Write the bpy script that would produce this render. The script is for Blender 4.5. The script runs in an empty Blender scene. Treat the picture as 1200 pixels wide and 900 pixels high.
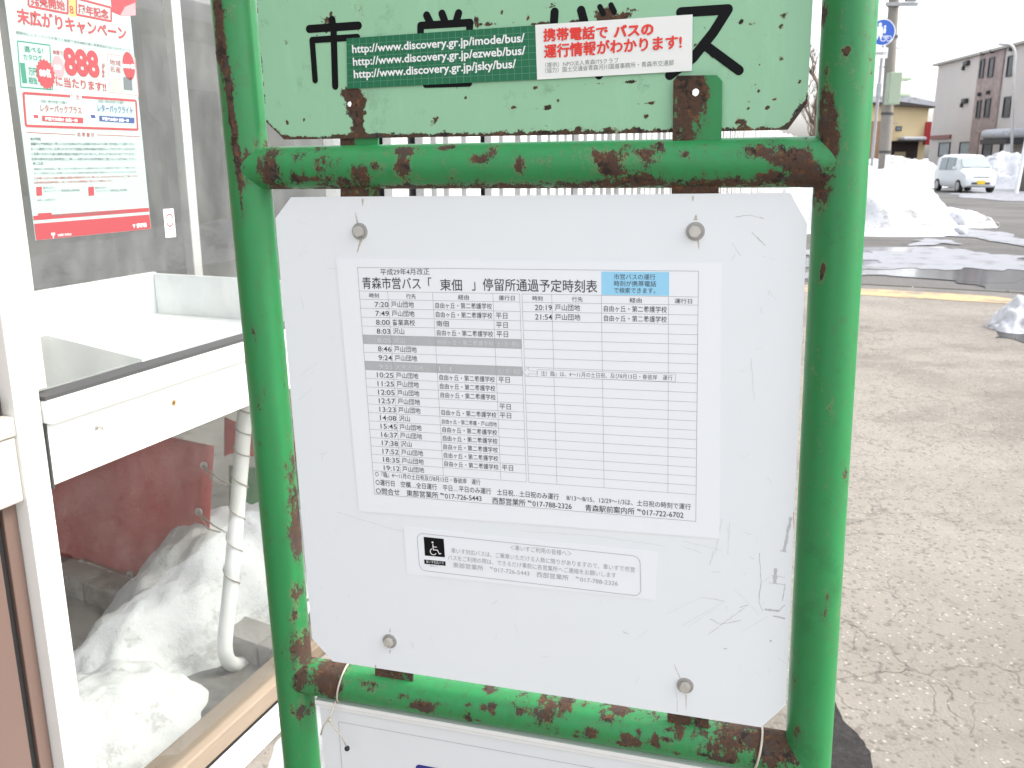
import bpy, bmesh, math, random
from mathutils import Vector, Matrix, noise
from math import radians as R_, sin, cos, tan, pi, atan, exp
C = bpy.context.scene.collection
SC = bpy.context.scene
# ------------------------------------------------------------------ camera, sky, sun, exposure
F, HZ, H = 1050.0, 185.0, 1.5          # focal length (1200 px wide frame), horizon row, eye height
PIT = atan((450 - HZ) / F)
cam = bpy.data.objects.new('camera', bpy.data.cameras.new('camera')); C.objects.link(cam)
cam.location = (0, 0, H); cam.rotation_euler = (pi / 2 - PIT, 0, 0)
cam.data.sensor_width = 36; cam.data.lens = F / 1200 * 36
cam.data.clip_start = 0.02; cam.data.clip_end = 3000
cam.data.dof.use_dof = True; cam.data.dof.focus_distance = 0.93; cam.data.dof.aperture_fstop = 19
SC.camera = cam
SUN_EL, SUN_AZ = R_(50), R_(92)        # azimuth clockwise from +Y
w = bpy.data.worlds.new('World'); SC.world = w; w.use_nodes = True
nt = w.node_tree; bg = nt.nodes['Background']
sky = nt.nodes.new('ShaderNodeTexSky'); sky.sky_type = 'NISHITA'; sky.sun_disc = False
sky.sun_elevation = SUN_EL; sky.sun_rotation = SUN_AZ; sky.dust_density = 4.0
hs = nt.nodes.new('ShaderNodeHueSaturation'); hs.inputs['Saturation'].default_value = 0.30
nt.links.new(sky.outputs[0], hs.inputs['Color']); nt.links.new(hs.outputs[0], bg.inputs[0])
bg.inputs[1].default_value = 0.15
sl = bpy.data.lights.new('sun', 'SUN'); sl.energy = 0.5; sl.angle = R_(20); sl.color = (1, .96, .9)
so = bpy.data.objects.new('sun', sl); C.objects.link(so)
sd = Vector((sin(SUN_AZ) * cos(SUN_EL), cos(SUN_AZ) * cos(SUN_EL), sin(SUN_EL)))
so.rotation_euler = sd.to_track_quat('Z', 'Y').to_euler()
SC.view_settings.view_transform = 'Standard'; SC.view_settings.look = 'None'
SC.view_settings.gamma = 1; SC.view_settings.use_curve_mapping = False
SC.view_settings.exposure = 1.75
SC.render.engine = 'CYCLES'; SC.cycles.use_denoising = True; SC.cycles.max_bounces = 10
SC.cycles.transparent_max_bounces = 16
try: SC.cycles.device = 'CPU'
except Exception: pass
random.seed(7)

# ------------------------------------------------------------------ measuring helpers (photo rows and columns -> places on real planes)
def ray(px, py):
    a = (px - 600) / F; b = (450 - py) / F
    return Vector((a, cos(PIT) + b * sin(PIT), -sin(PIT) + b * cos(PIT)))
def gr(px, py, z=0.0):
    r = ray(px, py); return r * ((z - H) / r.z) + Vector((0, 0, H))
class Plane:
    def __init__(s, o, ex, ey, ez):
        s.o, s.ex, s.ey, s.ez = Vector(o), Vector(ex), Vector(ey), Vector(ez)
    def uv(s, px, py, y=0.0):
        r = ray(px, py); c = Vector((0, 0, H)) - s.o
        t = (y - c.dot(s.ey)) / r.dot(s.ey); p = c + r * t
        return (p.dot(s.ex), p.dot(s.ez))
    def mat(s):
        m = Matrix.Identity(4)
        for i, v in enumerate((s.ex, s.ey, s.ez)):
            for k in range(3): m[k][i] = v[k]
        m.translation = s.o
        return m

# ------------------------------------------------------------------ mesh helpers
def new(): return bmesh.new()
def link(o, parent=None):
    C.objects.link(o)
    if parent: o.parent = parent
    return o
def obj(name, bm, mat, parent=None, smooth=False, sharp=None):
    me = bpy.data.meshes.new(name); bm.normal_update(); bm.to_mesh(me); bm.free()
    if mat: me.materials.append(mat)
    if smooth:
        for p in me.polygons: p.use_smooth = True
        if sharp: me.set_sharp_from_angle(angle=R_(sharp))
    return link(bpy.data.objects.new(name, me), parent)
def tag(o, label=None, cat=None, group=None, kind=None):
    if label: o['label'] = label
    if cat: o['category'] = cat
    if group: o['group'] = group
    if kind: o['kind'] = kind
    return o
def empty(name, matrix=None, label=None, cat=None, group=None, loc=None):
    o = bpy.data.objects.new(name, None); o.empty_display_size = .1; C.objects.link(o)
    if matrix: o.matrix_world = matrix
    if loc: o.location = loc
    return tag(o, label, cat, group)
def box(bm, x0, x1, y0, y1, z0, z1, bev=0.0, m=None):
    r = bmesh.ops.create_cube(bm, size=1.0)['verts']
    for v in r: v.co = Vector(((x0 + x1) / 2 + v.co.x * (x1 - x0), (y0 + y1) / 2 + v.co.y * (y1 - y0), (z0 + z1) / 2 + v.co.z * (z1 - z0)))
    if bev:
        es = list({e for v in r for e in v.link_edges})
        r = list({v for f in bmesh.ops.bevel(bm, geom=es, offset=bev, segments=2, affect='EDGES', profile=.5)['faces'] for v in f.verts} | {v for v in r if v.is_valid})
    if m is not None:
        for v in r: v.co = m @ v.co
    return bm
def prism(bm, pts, y0, y1):
    """outline (x,z) pulled from y0 to y1"""
    a = [bm.verts.new((x, y0, z)) for x, z in pts]; b = [bm.verts.new((x, y1, z)) for x, z in pts]
    n = len(pts); bm.faces.new(a); bm.faces.new(b[::-1])
    for i in range(n): bm.faces.new((a[i], b[i], b[(i + 1) % n], a[(i + 1) % n]))
    bmesh.ops.recalc_face_normals(bm, faces=bm.faces[:])
    return bm
def flat(bm, pts, y):
    """flat printed shape facing the viewer (-y)"""
    vs = [bm.verts.new((x, y, z)) for x, z in pts]
    f = bm.faces.new(vs); f.normal_update()
    if f.normal.y > 0: f.normal_flip()
    return bm
def tube(bm, pts, r, n=12, cap=True, closed=False):
    pts = [Vector(p) for p in pts]; rs = r if isinstance(r, (list, tuple)) else [r] * len(pts)
    rings = []; prev = None; N = len(pts)
    for i, p in enumerate(pts):
        if closed: t = pts[(i + 1) % N] - pts[i - 1]
        else: t = pts[min(i + 1, N - 1)] - pts[max(i - 1, 0)]
        t.normalize()
        if prev is None: u = t.orthogonal().normalized()
        else: u = (prev - t * prev.dot(t)).normalized()
        prev = u; v = t.cross(u)
        rings.append([bm.verts.new(p + (u * cos(2 * pi * k / n) + v * sin(2 * pi * k / n)) * rs[i]) for k in range(n)])
    for i in range(N if closed else N - 1):
        A, B = rings[i], rings[(i + 1) % N]
        for k in range(n): bm.faces.new((A[k], A[(k + 1) % n], B[(k + 1) % n], B[k]))
    if cap and not closed: bm.faces.new(rings[0][::-1]); bm.faces.new(rings[-1])
    return bm
def cyl(bm, c, axis, r, h, n=24, r2=None):
    axis = Vector(axis).normalized(); c = Vector(c)
    return tube(bm, [c, c + axis * h], [r, r if r2 is None else r2], n)
def xf(bm, m):
    bmesh.ops.transform(bm, matrix=m, verts=bm.verts[:]); return bm
def roundrect(x0, x1, z0, z1, r, n=6):
    pts = []
    for cx, cz, a0 in ((x1 - r, z1 - r, 0), (x0 + r, z1 - r, 90), (x0 + r, z0 + r, 180), (x1 - r, z0 + r, 270)):
        for k in range(n + 1):
            a = R_(a0 + 90 * k / n); pts.append((cx + r * cos(a), cz + r * sin(a)))
    return pts
def grid_cut(bm, dx, dz):
    xs = [v.co.x for v in bm.verts]; zs = [v.co.z for v in bm.verts]
    for ax, lo, hi, d in ((0, min(xs), max(xs), dx), (2, min(zs), max(zs), dz)):
        k = lo + d
        while k < hi - d * .3:
            co = Vector((0, 0, 0)); co[ax] = k; no = Vector((0, 0, 0)); no[ax] = 1
            bmesh.ops.bisect_plane(bm, geom=bm.verts[:] + bm.edges[:] + bm.faces[:], plane_co=co, plane_no=no, dist=1e-7)
            k += d
    return bm
def curve_plate(outer, holes, y0, y1):
    cu = bpy.data.curves.new('outline', 'CURVE'); cu.dimensions = '2D'; cu.fill_mode = 'BOTH'; cu.extrude = (y1 - y0) / 2
    for pl in [outer] + holes:
        s = cu.splines.new('POLY'); s.points.add(len(pl) - 1); s.use_cyclic_u = True
        for p, (x, z) in zip(s.points, pl): p.co = (x, z, 0, 1)
    ob = bpy.data.objects.new('outline', cu); me = bpy.data.meshes.new_from_object(ob)
    bm = new(); bm.from_mesh(me)
    for v in bm.verts: v.co = Vector((v.co.x, (y0 + y1) / 2 - v.co.z, v.co.y))
    bmesh.ops.remove_doubles(bm, verts=bm.verts[:], dist=1e-6)
    bmesh.ops.recalc_face_normals(bm, faces=bm.faces[:])
    bpy.data.objects.remove(ob); bpy.data.curves.remove(cu); bpy.data.meshes.remove(me)
    return bm
def circ(cx, cz, r, n=20, jit=0): return [(cx + r * (1 + random.uniform(-jit, jit)) * cos(2 * pi * k / n), cz + r * (1 + random.uniform(-jit, jit)) * sin(2 * pi * k / n)) for k in range(n)]
_tc = {}
def glyphs(s, bold):
    if (s, bold) not in _tc:
        cu = bpy.data.curves.new('writing', 'FONT'); cu.body = s; cu.size = 1; cu.resolution_u = 3; cu.offset = bold
        ob = bpy.data.objects.new('writing', cu); me = bpy.data.meshes.new_from_object(ob)
        vs = [(v.co.x, v.co.y) for v in me.vertices]; fs = [tuple(p.vertices) for p in me.polygons]
        bpy.data.objects.remove(ob); bpy.data.curves.remove(cu); bpy.data.meshes.remove(me)
        _tc[(s, bold)] = (vs, fs)
    return _tc[(s, bold)]
def put_text(bm, s, a, b, hgt, y, bold=0.0, shear=0.0):
    """writing whose ink box runs from plane point a (lower left) to b (lower right) with height hgt"""
    vs, fs = glyphs(s, bold)
    if not vs: return
    x0, x1 = min(v[0] for v in vs), max(v[0] for v in vs); z0, z1 = min(v[1] for v in vs), max(v[1] for v in vs)
    a, b = Vector(a), Vector(b); e = b - a; n = Vector((-e.y, e.x)).normalized() * hgt
    out = []
    for vx, vy in vs:
        fy = (vy - z0) / (z1 - z0); fx = (vx - x0) / (x1 - x0) + shear * (fy - .5)
        p = a + e * fx + n * fy; out.append(bm.verts.new((p.x, y, p.y)))
    for f in fs:
        try: bm.faces.new([out[i] for i in f])
        except ValueError: pass
def tx(bm, P, y, s, p0, p1, h, bold=0.0, shear=0.0):
    a, b = P.uv(*p0, y), P.uv(*p1, y); c = P.uv(p0[0], p0[1] - h, y)
    put_text(bm, s, a, b, math.hypot(c[0] - a[0], c[1] - a[1]), y, bold, shear)
def line(bm, a, b, wd, y):
    a, b = Vector(a), Vector(b); e = (b - a).normalized(); n = Vector((-e.y, e.x)) * wd / 2
    flat(bm, [tuple(a - n), tuple(b - n), tuple(b + n), tuple(a + n)], y)
def stroke(bm, pts, wd, y, step=2e-5):
    """rounded brush stroke; each piece a hair prouder than the one before"""
    for i, p in enumerate(pts):
        flat(bm, circ(p[0], p[1], wd / 2, 16), y); y -= step
        if i: line(bm, pts[i - 1], p, wd, y); y -= step
    return y

# ------------------------------------------------------------------ materials
def nodes(name):
    m = bpy.data.materials.new(name); m.use_nodes = True
    return m, m.node_tree, m.node_tree.nodes['Principled BSDF']
def mth(t, op, a, b=None, clamp=False):
    n = t.nodes.new('ShaderNodeMath'); n.operation = op; n.use_clamp = clamp
    for i, v in enumerate((a, b)):
        if v is None: continue
        if isinstance(v, (int, float)): n.inputs[i].default_value = v
        else: t.links.new(v, n.inputs[i])
    return n.outputs[0]
def mixc(t, fac, a, b):
    n = t.nodes.new('ShaderNodeMix'); n.data_type = 'RGBA'
    for i, v in ((0, fac), (6, a), (7, b)):
        if isinstance(v, (int, float)): n.inputs[i].default_value = v
        elif isinstance(v, tuple): n.inputs[i].default_value = (*v, 1)
        else: t.links.new(v, n.inputs[i])
    return n.outputs[2]
def nz(t, scale, detail=4, rough=.55, vec=None, dist=0.0):
    n = t.nodes.new('ShaderNodeTexNoise'); n.inputs['Scale'].default_value = scale; n.inputs['Detail'].default_value = detail
    n.inputs['Roughness'].default_value = rough; n.inputs['Distortion'].default_value = dist
    if vec: t.links.new(vec, n.inputs['Vector'])
    return n.outputs['Fac']
def coords(t, stretch=(1, 1, 1)):
    tc = t.nodes.new('ShaderNodeTexCoord'); mp = t.nodes.new('ShaderNodeMapping'); mp.inputs['Scale'].default_value = stretch
    t.links.new(tc.outputs['Object'], mp.inputs['Vector']); return mp.outputs[0]
def ramp(t, fac, lo, hi):
    n = t.nodes.new('ShaderNodeMapRange'); n.interpolation_type = 'SMOOTHSTEP'
    n.inputs[1].default_value = lo; n.inputs[2].default_value = hi; t.links.new(fac, n.inputs[0]); return n.outputs[0]
def bump(t, h, strength, dist, bsdf):
    b = t.nodes.new('ShaderNodeBump'); b.inputs['Strength'].default_value = strength; b.inputs['Distance'].default_value = dist
    t.links.new(h, b.inputs['Height']); t.links.new(b.outputs[0], bsdf.inputs['Normal'])
def mat(name, col, rough=.5, metal=0.0, var=.12, scale=8.0, bmp=0.0, bdist=.002, dirt=None, dscale=3.0, dlo=.55, dhi=.75, stretch=(1, 1, 1), ior=None, spec=None):
    m, t, b = nodes(name); v = coords(t, stretch)
    n1 = nz(t, scale, 6, .6, v)
    c = mixc(t, n1, tuple(max(0, x * (1 - var)) for x in col), tuple(min(1, x * (1 + var)) for x in col))
    if dirt:
        d = ramp(t, nz(t, dscale, 8, .65, v), dlo, dhi); c = mixc(t, d, c, dirt)
    t.links.new(c, b.inputs['Base Color']); b.inputs['Roughness'].default_value = rough; b.inputs['Metallic'].default_value = metal
    if spec is not None: b.inputs['Specular IOR Level'].default_value = spec
    if bmp: bump(t, nz(t, scale * 3, 8, .65, v), bmp, bdist, b)
    return m
def rust_paint(name, paint, fade, rough=.32, base=.0, nscale=105, stretch=(1, 1, .55), edge=(.05, .12, .045)):
    """old paint with rust where the 'rust' attribute and fine noise together pass a threshold"""
    m, t, b = nodes(name); v = coords(t, stretch); v2 = coords(t)
    at = t.nodes.new('ShaderNodeAttribute'); at.attribute_name = 'rust'
    fine = nz(t, nscale, 9, .72, v, .3); coarse = nz(t, nscale * .22, 5, .6, v)
    s = mth(t, 'ADD', mth(t, 'ADD', mth(t, 'MULTIPLY', fine, .75), mth(t, 'MULTIPLY', coarse, .35)), mth(t, 'ADD', at.outputs['Fac'], base))
    s = mth(t, 'ADD', s, mth(t, 'MULTIPLY', mth(t, 'SUBTRACT', nz(t, nscale * 3.2, 5, .6, v2), .5), .28))
    mask = ramp(t, s, .745, .80); halo = ramp(t, s, .60, .76)
    n2 = nz(t, 300, 4, .6, v2)
    pc = mixc(t, nz(t, 5, 6, .65, v2), paint, fade)
    pc = mixc(t, mth(t, 'MULTIPLY', ramp(t, nz(t, 34, 8, .7, v), .60, .74), .5), pc, tuple(x * .55 for x in paint))
    vs_ = coords(t, (.25, 1, 1) if 'crossbar' in name else (1, 1, .22))
    pc = mixc(t, mth(t, 'MULTIPLY', ramp(t, nz(t, 38, 8, .68, vs_), .50, .72), .34), pc, tuple(min(1, x * 1.22 + .018) for x in paint))
    pc = mixc(t, mth(t, 'MULTIPLY', ramp(t, nz(t, 17, 9, .75, v2), .56, .66), .30), pc, tuple(x * .42 + .008 for x in paint))
    pc = mixc(t, mth(t, 'MULTIPLY', halo, .42), pc, edge)
    crm = mth(t, 'MULTIPLY', mth(t, 'MULTIPLY', ramp(t, s, .66, .74), ramp(t, nz(t, 24, 6, .65, vs_), .54, .60)), .20)
    pc = mixc(t, crm, pc, (.28, .32, .16))
    rc = mixc(t, n2, (.026, .019, .015), (.115, .058, .034))
    rc = mixc(t, ramp(t, nz(t, 42, 6, .7, v2), .50, .62), rc, (.055, .044, .038))
    rc = mixc(t, mth(t, 'MULTIPLY', ramp(t, nz(t, 95, 6, .7, v2), .54, .64), .8), rc, (.16, .068, .026))
    rc = mixc(t, mth(t, 'MULTIPLY', ramp(t, nz(t, 70, 7, .72, v2, .5), .54, .60), .85), rc, (.016, .012, .010))
    t.links.new(mixc(t, mask, pc, rc), b.inputs['Base Color'])
    r = t.nodes.new('ShaderNodeMapRange'); t.links.new(mask, r.inputs[0]); r.inputs[3].default_value = rough; r.inputs[4].default_value = .85
    t.links.new(mth(t, 'ADD', r.outputs[0], mth(t, 'MULTIPLY', nz(t, 22, 6, .6, v2), .22)), b.inputs['Roughness'])
    bump(t, mth(t, 'ADD', mth(t, 'MULTIPLY', mask, mth(t, 'ADD', mth(t, 'MULTIPLY', n2, .9), -.6)), mth(t, 'MULTIPLY', nz(t, 60, 4, .5, v2), .25)), .5, .0007, b)
    return m
def glass(name, tint=(.945, .955, .945), k=2.0, ior=1.5, dust_haze=.03):
    m = bpy.data.materials.new(name); m.use_nodes = True; t = m.node_tree; t.nodes.clear()
    o = t.nodes.new('ShaderNodeOutputMaterial'); tr = t.nodes.new('ShaderNodeBsdfTransparent'); tr.inputs[0].default_value = (*tint, 1)
    gl = t.nodes.new('ShaderNodeBsdfGlossy'); gl.inputs['Roughness'].default_value = 0.0
    fr = t.nodes.new('ShaderNodeFresnel'); fr.inputs['IOR'].default_value = ior
    geo = t.nodes.new('ShaderNodeNewGeometry'); mx = t.nodes.new('ShaderNodeMixShader')
    t.links.new(mth(t, 'MULTIPLY', mth(t, 'MULTIPLY', fr.outputs[0], k, True), mth(t, 'SUBTRACT', 1.0, geo.outputs['Backfacing'])), mx.inputs[0])
    t.links.new(tr.outputs[0], mx.inputs[1]); t.links.new(gl.outputs[0], mx.inputs[2])
    df = t.nodes.new('ShaderNodeBsdfDiffuse'); df.inputs[0].default_value = (.75, .75, .72, 1)
    m2 = t.nodes.new('ShaderNodeMixShader'); v = coords(t, (1, 1, .5))
    t.links.new(mth(t, 'MULTIPLY', ramp(t, nz(t, 9, 8, .7, v), .35, .75), dust_haze * 2), m2.inputs[0])  # pale diffuse film: dust, and a milky haze painted over the pane
    t.links.new(mx.outputs[0], m2.inputs[1]); t.links.new(df.outputs[0], m2.inputs[2]); t.links.new(m2.outputs[0], o.inputs[0])
    return m
def snow_mat(name, dirt_shade_amt=.5, col=(.56, .57, .595)):
    m, t, b = nodes(name); v = coords(t)
    d = ramp(t, nz(t, 1.6, 9, .74, coords(t, (1, 1, 2.4))), .535, .62)
    d2 = ramp(t, nz(t, 9, 7, .72, v), .56, .64)
    c = mixc(t, mth(t, 'MULTIPLY', d, dirt_shade_amt), col, (.17, .155, .14)); c = mixc(t, mth(t, 'MULTIPLY', d2, dirt_shade_amt * .7), c, (.12, .105, .09))  # random dirt mottling doubles as grey shading painted into the snow
    t.links.new(c, b.inputs['Base Color']); b.inputs['Roughness'].default_value = .75
    b.inputs['Subsurface Weight'].default_value = 0.0
    bump(t, nz(t, 26, 8, .7, v), .55, .02, b)
    return m

G_PAINT = rust_paint('green pole paint', (.013, .188, .050), (.021, .215, .062), base=.062)
G_BAR = rust_paint('green crossbar paint', (.014, .215, .056), (.026, .25, .075), base=.085, nscale=150)
PLATE = rust_paint('pale green enamel', (.265, .51, .315), (.295, .535, .345), rough=.42, base=.035, nscale=120, stretch=(1, 1, 1), edge=(.3, .5, .32))
TABM = rust_paint('rusty tab', (.012, .2, .05), (.02, .22, .06), base=.22)
PANELM = mat('white painted panel', (.765, .795, .81), .35, var=.02, scale=3, dirt=(.69, .715, .72), dscale=5, dlo=.6, dhi=.85)
PAPER = mat('paper', (.80, .825, .85), .5, var=.01, scale=4)
STEEL = mat('dull zinc', (.55, .53, .49), .42, .45, var=.2, scale=120, dirt=(.25, .19, .14), dscale=160, dlo=.6, dhi=.7)
WASHER = mat('grey washer', (.36, .35, .33), .5, .3, var=.2, scale=200)
INK = mat('black lettering', (.006, .006, .007), .5, var=.05, spec=.12)
PRINT = mat('black print', (.05, .05, .06), .6, var=.05)
GREYP = mat('pale grey print', (.36, .37, .38), .6, var=.05)
RULE = mat('thin grey print', (.27, .28, .29), .6, var=.02)
SCUFF = mat('pencil grey scuff', (.50, .50, .51), .6, var=.2, scale=200)
SCUFFL = mat('faint scuff', (.655, .675, .685), .6, var=.1, scale=200)
GREYROW = mat('grey table row', (.43, .44, .45), .6, var=.12, scale=420, stretch=(1, 1, 0.1))
LBLUE = mat('light blue print', (.30, .62, .83), .5, var=.03)
REDP = mat('red print', (.78, .04, .025), .5, var=.04)
STK_G = mat('green sticker', (.022, .15, .072), .4, var=.08, spec=.2)
STK_L = mat('green sticker grid', (.065, .23, .13), .4, var=.05)
WHITEP = mat('white print', (.80, .81, .80), .45, var=.02)
NAVY = mat('navy print', (.02, .02, .21), .4, var=.05)
WIRE = mat('pale plastic wire', (.52, .48, .40), .45, .2, var=.1)
ALU = mat('white aluminium', (.80, .80, .77), .38, var=.03, scale=3, dirt=(.60, .57, .50), dscale=6, dlo=.60, dhi=.85)
ALUD = mat('weathered cream trim', (.55, .52, .45), .5, var=.10, scale=9, dirt=(.36, .32, .26), dscale=9, dlo=.5, dhi=.8, stretch=(1, 1, .25))
GASKET = mat('grey rubber strip', (.05, .05, .05), .7, var=.1)
BLACKM = mat('black rubber', (.012, .012, .013), .6, var=.1)
BRONZE = mat('pinkish brown door metal', (.20, .135, .11), .35, .25, var=.12, scale=4, stretch=(1, 1, .2))
GLASS = glass('window glass', k=2.2, dust_haze=.035)
GLASSL = glass('lower window glass', k=2.5, dust_haze=.012)
WHITEB = mat('white melamine', (.84, .86, .86), .35, var=.02)
GREYMAT = mat('grey felt', (.33, .34, .33), .8, var=.06, scale=60)
TARP = mat('red tarpaulin', (.44, .022, .02), .55, var=.18, scale=5, bmp=.3, bdist=.01, dirt=(.38, .06, .05), dscale=8, dlo=.6, dhi=.85)
TARPG = mat('green tarpaulin', (.02, .21, .07), .55, var=.15, scale=7, bmp=.3, bdist=.01)
PIPEW = mat('white pipe', (.75, .75, .73), .35, var=.05, dirt=(.5, .46, .4), dscale=12, dlo=.62, dhi=.8)
ROPE = mat('grey rope', (.34, .31, .26), .8, var=.25, scale=220, bmp=.5)
CONC = mat('old concrete', (.27, .255, .23), .85, var=.2, scale=11, bmp=.5, bdist=.01, dirt=(.15, .14, .12), dscale=5, dlo=.52, dhi=.7)
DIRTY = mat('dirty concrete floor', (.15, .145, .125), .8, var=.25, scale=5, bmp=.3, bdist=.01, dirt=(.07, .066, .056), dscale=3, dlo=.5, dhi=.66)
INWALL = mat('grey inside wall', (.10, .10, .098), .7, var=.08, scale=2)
WOOD = mat('weathered wood', (.25, .195, .14), .65, var=.3, scale=16, bmp=.4, bdist=.003, dirt=(.13, .095, .065), dscale=7, dlo=.52, dhi=.7, stretch=(.12, 1, 1))
POSTERM = mat('poster paper', (.34, .43, .40), .45, var=.02)
POSTERR = mat('poster red', (.33, .055, .062), .45, var=.06)
POSTERP = mat('poster pink', (.5, .25, .26), .45, var=.06)
POSTERG = mat('poster green', (.035, .20, .13), .45, var=.06)
POSTERY = mat('poster yellow', (.62, .5, .12), .45, var=.06)
POSTERB = mat('poster blue', (.045, .075, .2), .45, var=.06)
POSTERK = mat('poster grey print', (.13, .15, .15), .45, var=.06)
POSTERT = mat('poster tan', (.52, .42, .33), .45, var=.1)
SNOW = snow_mat('snow', .55); SNOWREFL = snow_mat('old snow', .5, (.63, .64, .63))  # second one colours the added heaps that imitate snow mirrored in the glass
SNOWD = snow_mat('dirty snow', .95)

# ------------------------------------------------------------------ frames: the sign and the shop front
def rot3(a, b, c):
    return Matrix.Rotation(a, 3, 'Z') @ Matrix.Rotation(b, 3, 'X') @ Matrix.Rotation(c, 3, 'Y')
MS = rot3(-.3078, -.0084, -.03); TS = Vector((.0112, .958, -.328 + H))
ZB = TS.z / MS[2][2]
S = Plane(TS - MS.col[2] * ZB, MS.col[0], MS.col[1], MS.col[2])
HW, ZU, ZL = .3212, ZB + .3203, ZB - .3203
PA = R_(20.2727); DW = 1.3447
d_ = Vector((sin(PA), cos(PA), 0)); n_ = Vector((-cos(PA), sin(PA), 0)); Z_ = Vector((0, 0, 1))
W = Plane(n_ * DW, d_, n_, Z_)          # shop front: x along it, y inward, z up
WQ = Plane(n_ * DW + d_ * 2.28, n_, -d_ * -1, Z_)
def wl(p):                              # world -> shop-front coordinates
    p = Vector(p) - W.o; return Vector((p.dot(W.ex), p.dot(W.ey), p.z))
def lw(s, y, z=0.0): return W.o + W.ex * s + W.ey * y + Z_ * z

# ------------------------------------------------------------------ ground
def sheet(name, pts, z, m, kind='structure'):
    bm = new(); f = bm.faces.new([bm.verts.new((p[0], p[1], z)) for p in pts]); f.normal_update()
    if f.normal.z < 0: f.normal_flip()
    o = obj(name, bm, m); o['kind'] = kind; return o
def ground_mat(name, c1, c2, speck, crack=.0, rough=.8, sc=1.0):
    m, t, b = nodes(name); v = coords(t)
    c = mixc(t, ramp(t, nz(t, .7 * sc, 7, .66, v), .36, .66), c1, c2)
    c = mixc(t, mth(t, 'MULTIPLY', ramp(t, nz(t, .38 * sc, 6, .7, coords(t, (1, 1.7, 1))), .48, .60), .55), c, tuple(x * .62 for x in c1))
    c = mixc(t, mth(t, 'MULTIPLY', ramp(t, nz(t, 9 * sc, 8, .7, v), .56, .70), .38), c, tuple(x * .52 for x in c1))
    vo = t.nodes.new('ShaderNodeTexVoronoi'); vo.inputs['Scale'].default_value = 85; t.links.new(v, vo.inputs['Vector'])
    sp = t.nodes.new('ShaderNodeSeparateColor'); t.links.new(vo.outputs['Color'], sp.inputs[0])
    c = mixc(t, mth(t, 'MULTIPLY', ramp(t, sp.outputs[0], .89, .95), mth(t, 'SUBTRACT', 1.0, ramp(t, vo.outputs['Distance'], .3, .48))), c, speck)
    c = mixc(t, mth(t, 'MULTIPLY', ramp(t, sp.outputs[1], .86, .92), .7), c, tuple(x * .6 for x in c1))
    h = mth(t, 'ADD', mth(t, 'MULTIPLY', vo.outputs['Distance'], -.6), nz(t, 130, 6, .7, v))
    if crack:
        wv = nz(t, 3.2, 6, .7, v)
        cb = t.nodes.new('ShaderNodeVectorMath'); cb.operation = 'ADD'; nn = t.nodes.new('ShaderNodeTexNoise'); nn.inputs['Scale'].default_value = 4; nn.inputs['Detail'].default_value = 6
        t.links.new(v, nn.inputs['Vector']); sc_ = t.nodes.new('ShaderNodeVectorMath'); sc_.operation = 'SCALE'; sc_.inputs['Scale'].default_value = .35
        t.links.new(nn.outputs['Color'], sc_.inputs[0]); t.links.new(v, cb.inputs[0]); t.links.new(sc_.outputs[0], cb.inputs[1])
        for scl, th, amt in ((1.5, .012, 1.0), (4.2, .028, .85)):
            ve = t.nodes.new('ShaderNodeTexVoronoi'); ve.feature = 'DISTANCE_TO_EDGE'; ve.inputs['Scale'].default_value = scl
            t.links.new(cb.outputs[0], ve.inputs['Vector'])
            k = mth(t, 'SUBTRACT', 1.0, ramp(t, ve.outputs['Distance'], 0, th))
            k = mth(t, 'MULTIPLY', k, mth(t, 'MULTIPLY', ramp(t, nz(t, .8 + scl * .13, 4, .6, v), .47, .58), amt * crack))
            c = mixc(t, k, c, (.045, .042, .04)); h = mth(t, 'SUBTRACT', h, mth(t, 'MULTIPLY', k, 1.5))
    t.links.new(c, b.inputs['Base Color']); b.inputs['Roughness'].default_value = rough
    b.inputs['Specular IOR Level'].default_value = .2
    bump(t, h, .7, .004, b)
    return m
PAVE = ground_mat('pale worn asphalt', (.205, .186, .160), (.26, .238, .208), (.35, .325, .285), crack=.4)
ROAD = ground_mat('damp grey asphalt', (.105, .101, .097), (.14, .134, .128), (.2, .195, .19), rough=.9, sc=.4)
CONCK = ground_mat('kerb concrete', (.15, .14, .127), (.185, .173, .157), (.28, .27, .25), sc=2)
FAR = mat('old snow cover', (.62, .62, .63), .8, var=.2, scale=.2)
YEL = mat('faded yellow paving', (.42, .30, .15), .75, var=.22, scale=12, dirt=(.19, .17, .14), dscale=3.2, dlo=.48, dhi=.62)
WET = mat('wet black asphalt', (.050, .046, .044), .2, var=.75, scale=26, bmp=1.0, bdist=.03, spec=.15)
WATER = mat('melt water', (.05, .052, .055), .10, var=.2, scale=1.5, bmp=.05, bdist=.01)
SLUSH = mat('grey slush', (.22, .225, .245), .55, var=.15, scale=5, bmp=.5, bdist=.02, dirt=(.11, .107, .105), dscale=2.5, dlo=.5, dhi=.65)
sheet('ground', [(-900, -900), (900, -900), (900, 1500), (-900, 1500)], -.012, FAR)
y0, y1, y2 = gr(1010, 346), gr(1180, 356), gr(1012, 334)
kd = (y1 - y0).normalized(); kn = Vector((-kd.y, kd.x, 0))
if kn.y < 0: kn = -kn
def kp(a, b): return y0 + kd * a + kn * b
sheet('road', [kp(-60, 1.1), kp(200, 1.1), kp(200, 140), kp(-60, 140)], -.008, ROAD)
sheet('pavement', [kp(-40, 0.02), kp(40, 0.02), kp(40, -30), kp(-40, -30)], 0, PAVE)
sheet('yellow_paving_line', [kp(-20, 0), kp(1.5, 0), kp(1.7, .24), kp(1.35, .5), kp(.8, .56), kp(-20, .56)], .004, YEL)
sheet('kerb_strip', [kp(-40, .02), kp(40, .02), kp(40, .95), kp(-40, .95)], -.001, CONCK)
bm = new()
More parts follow.
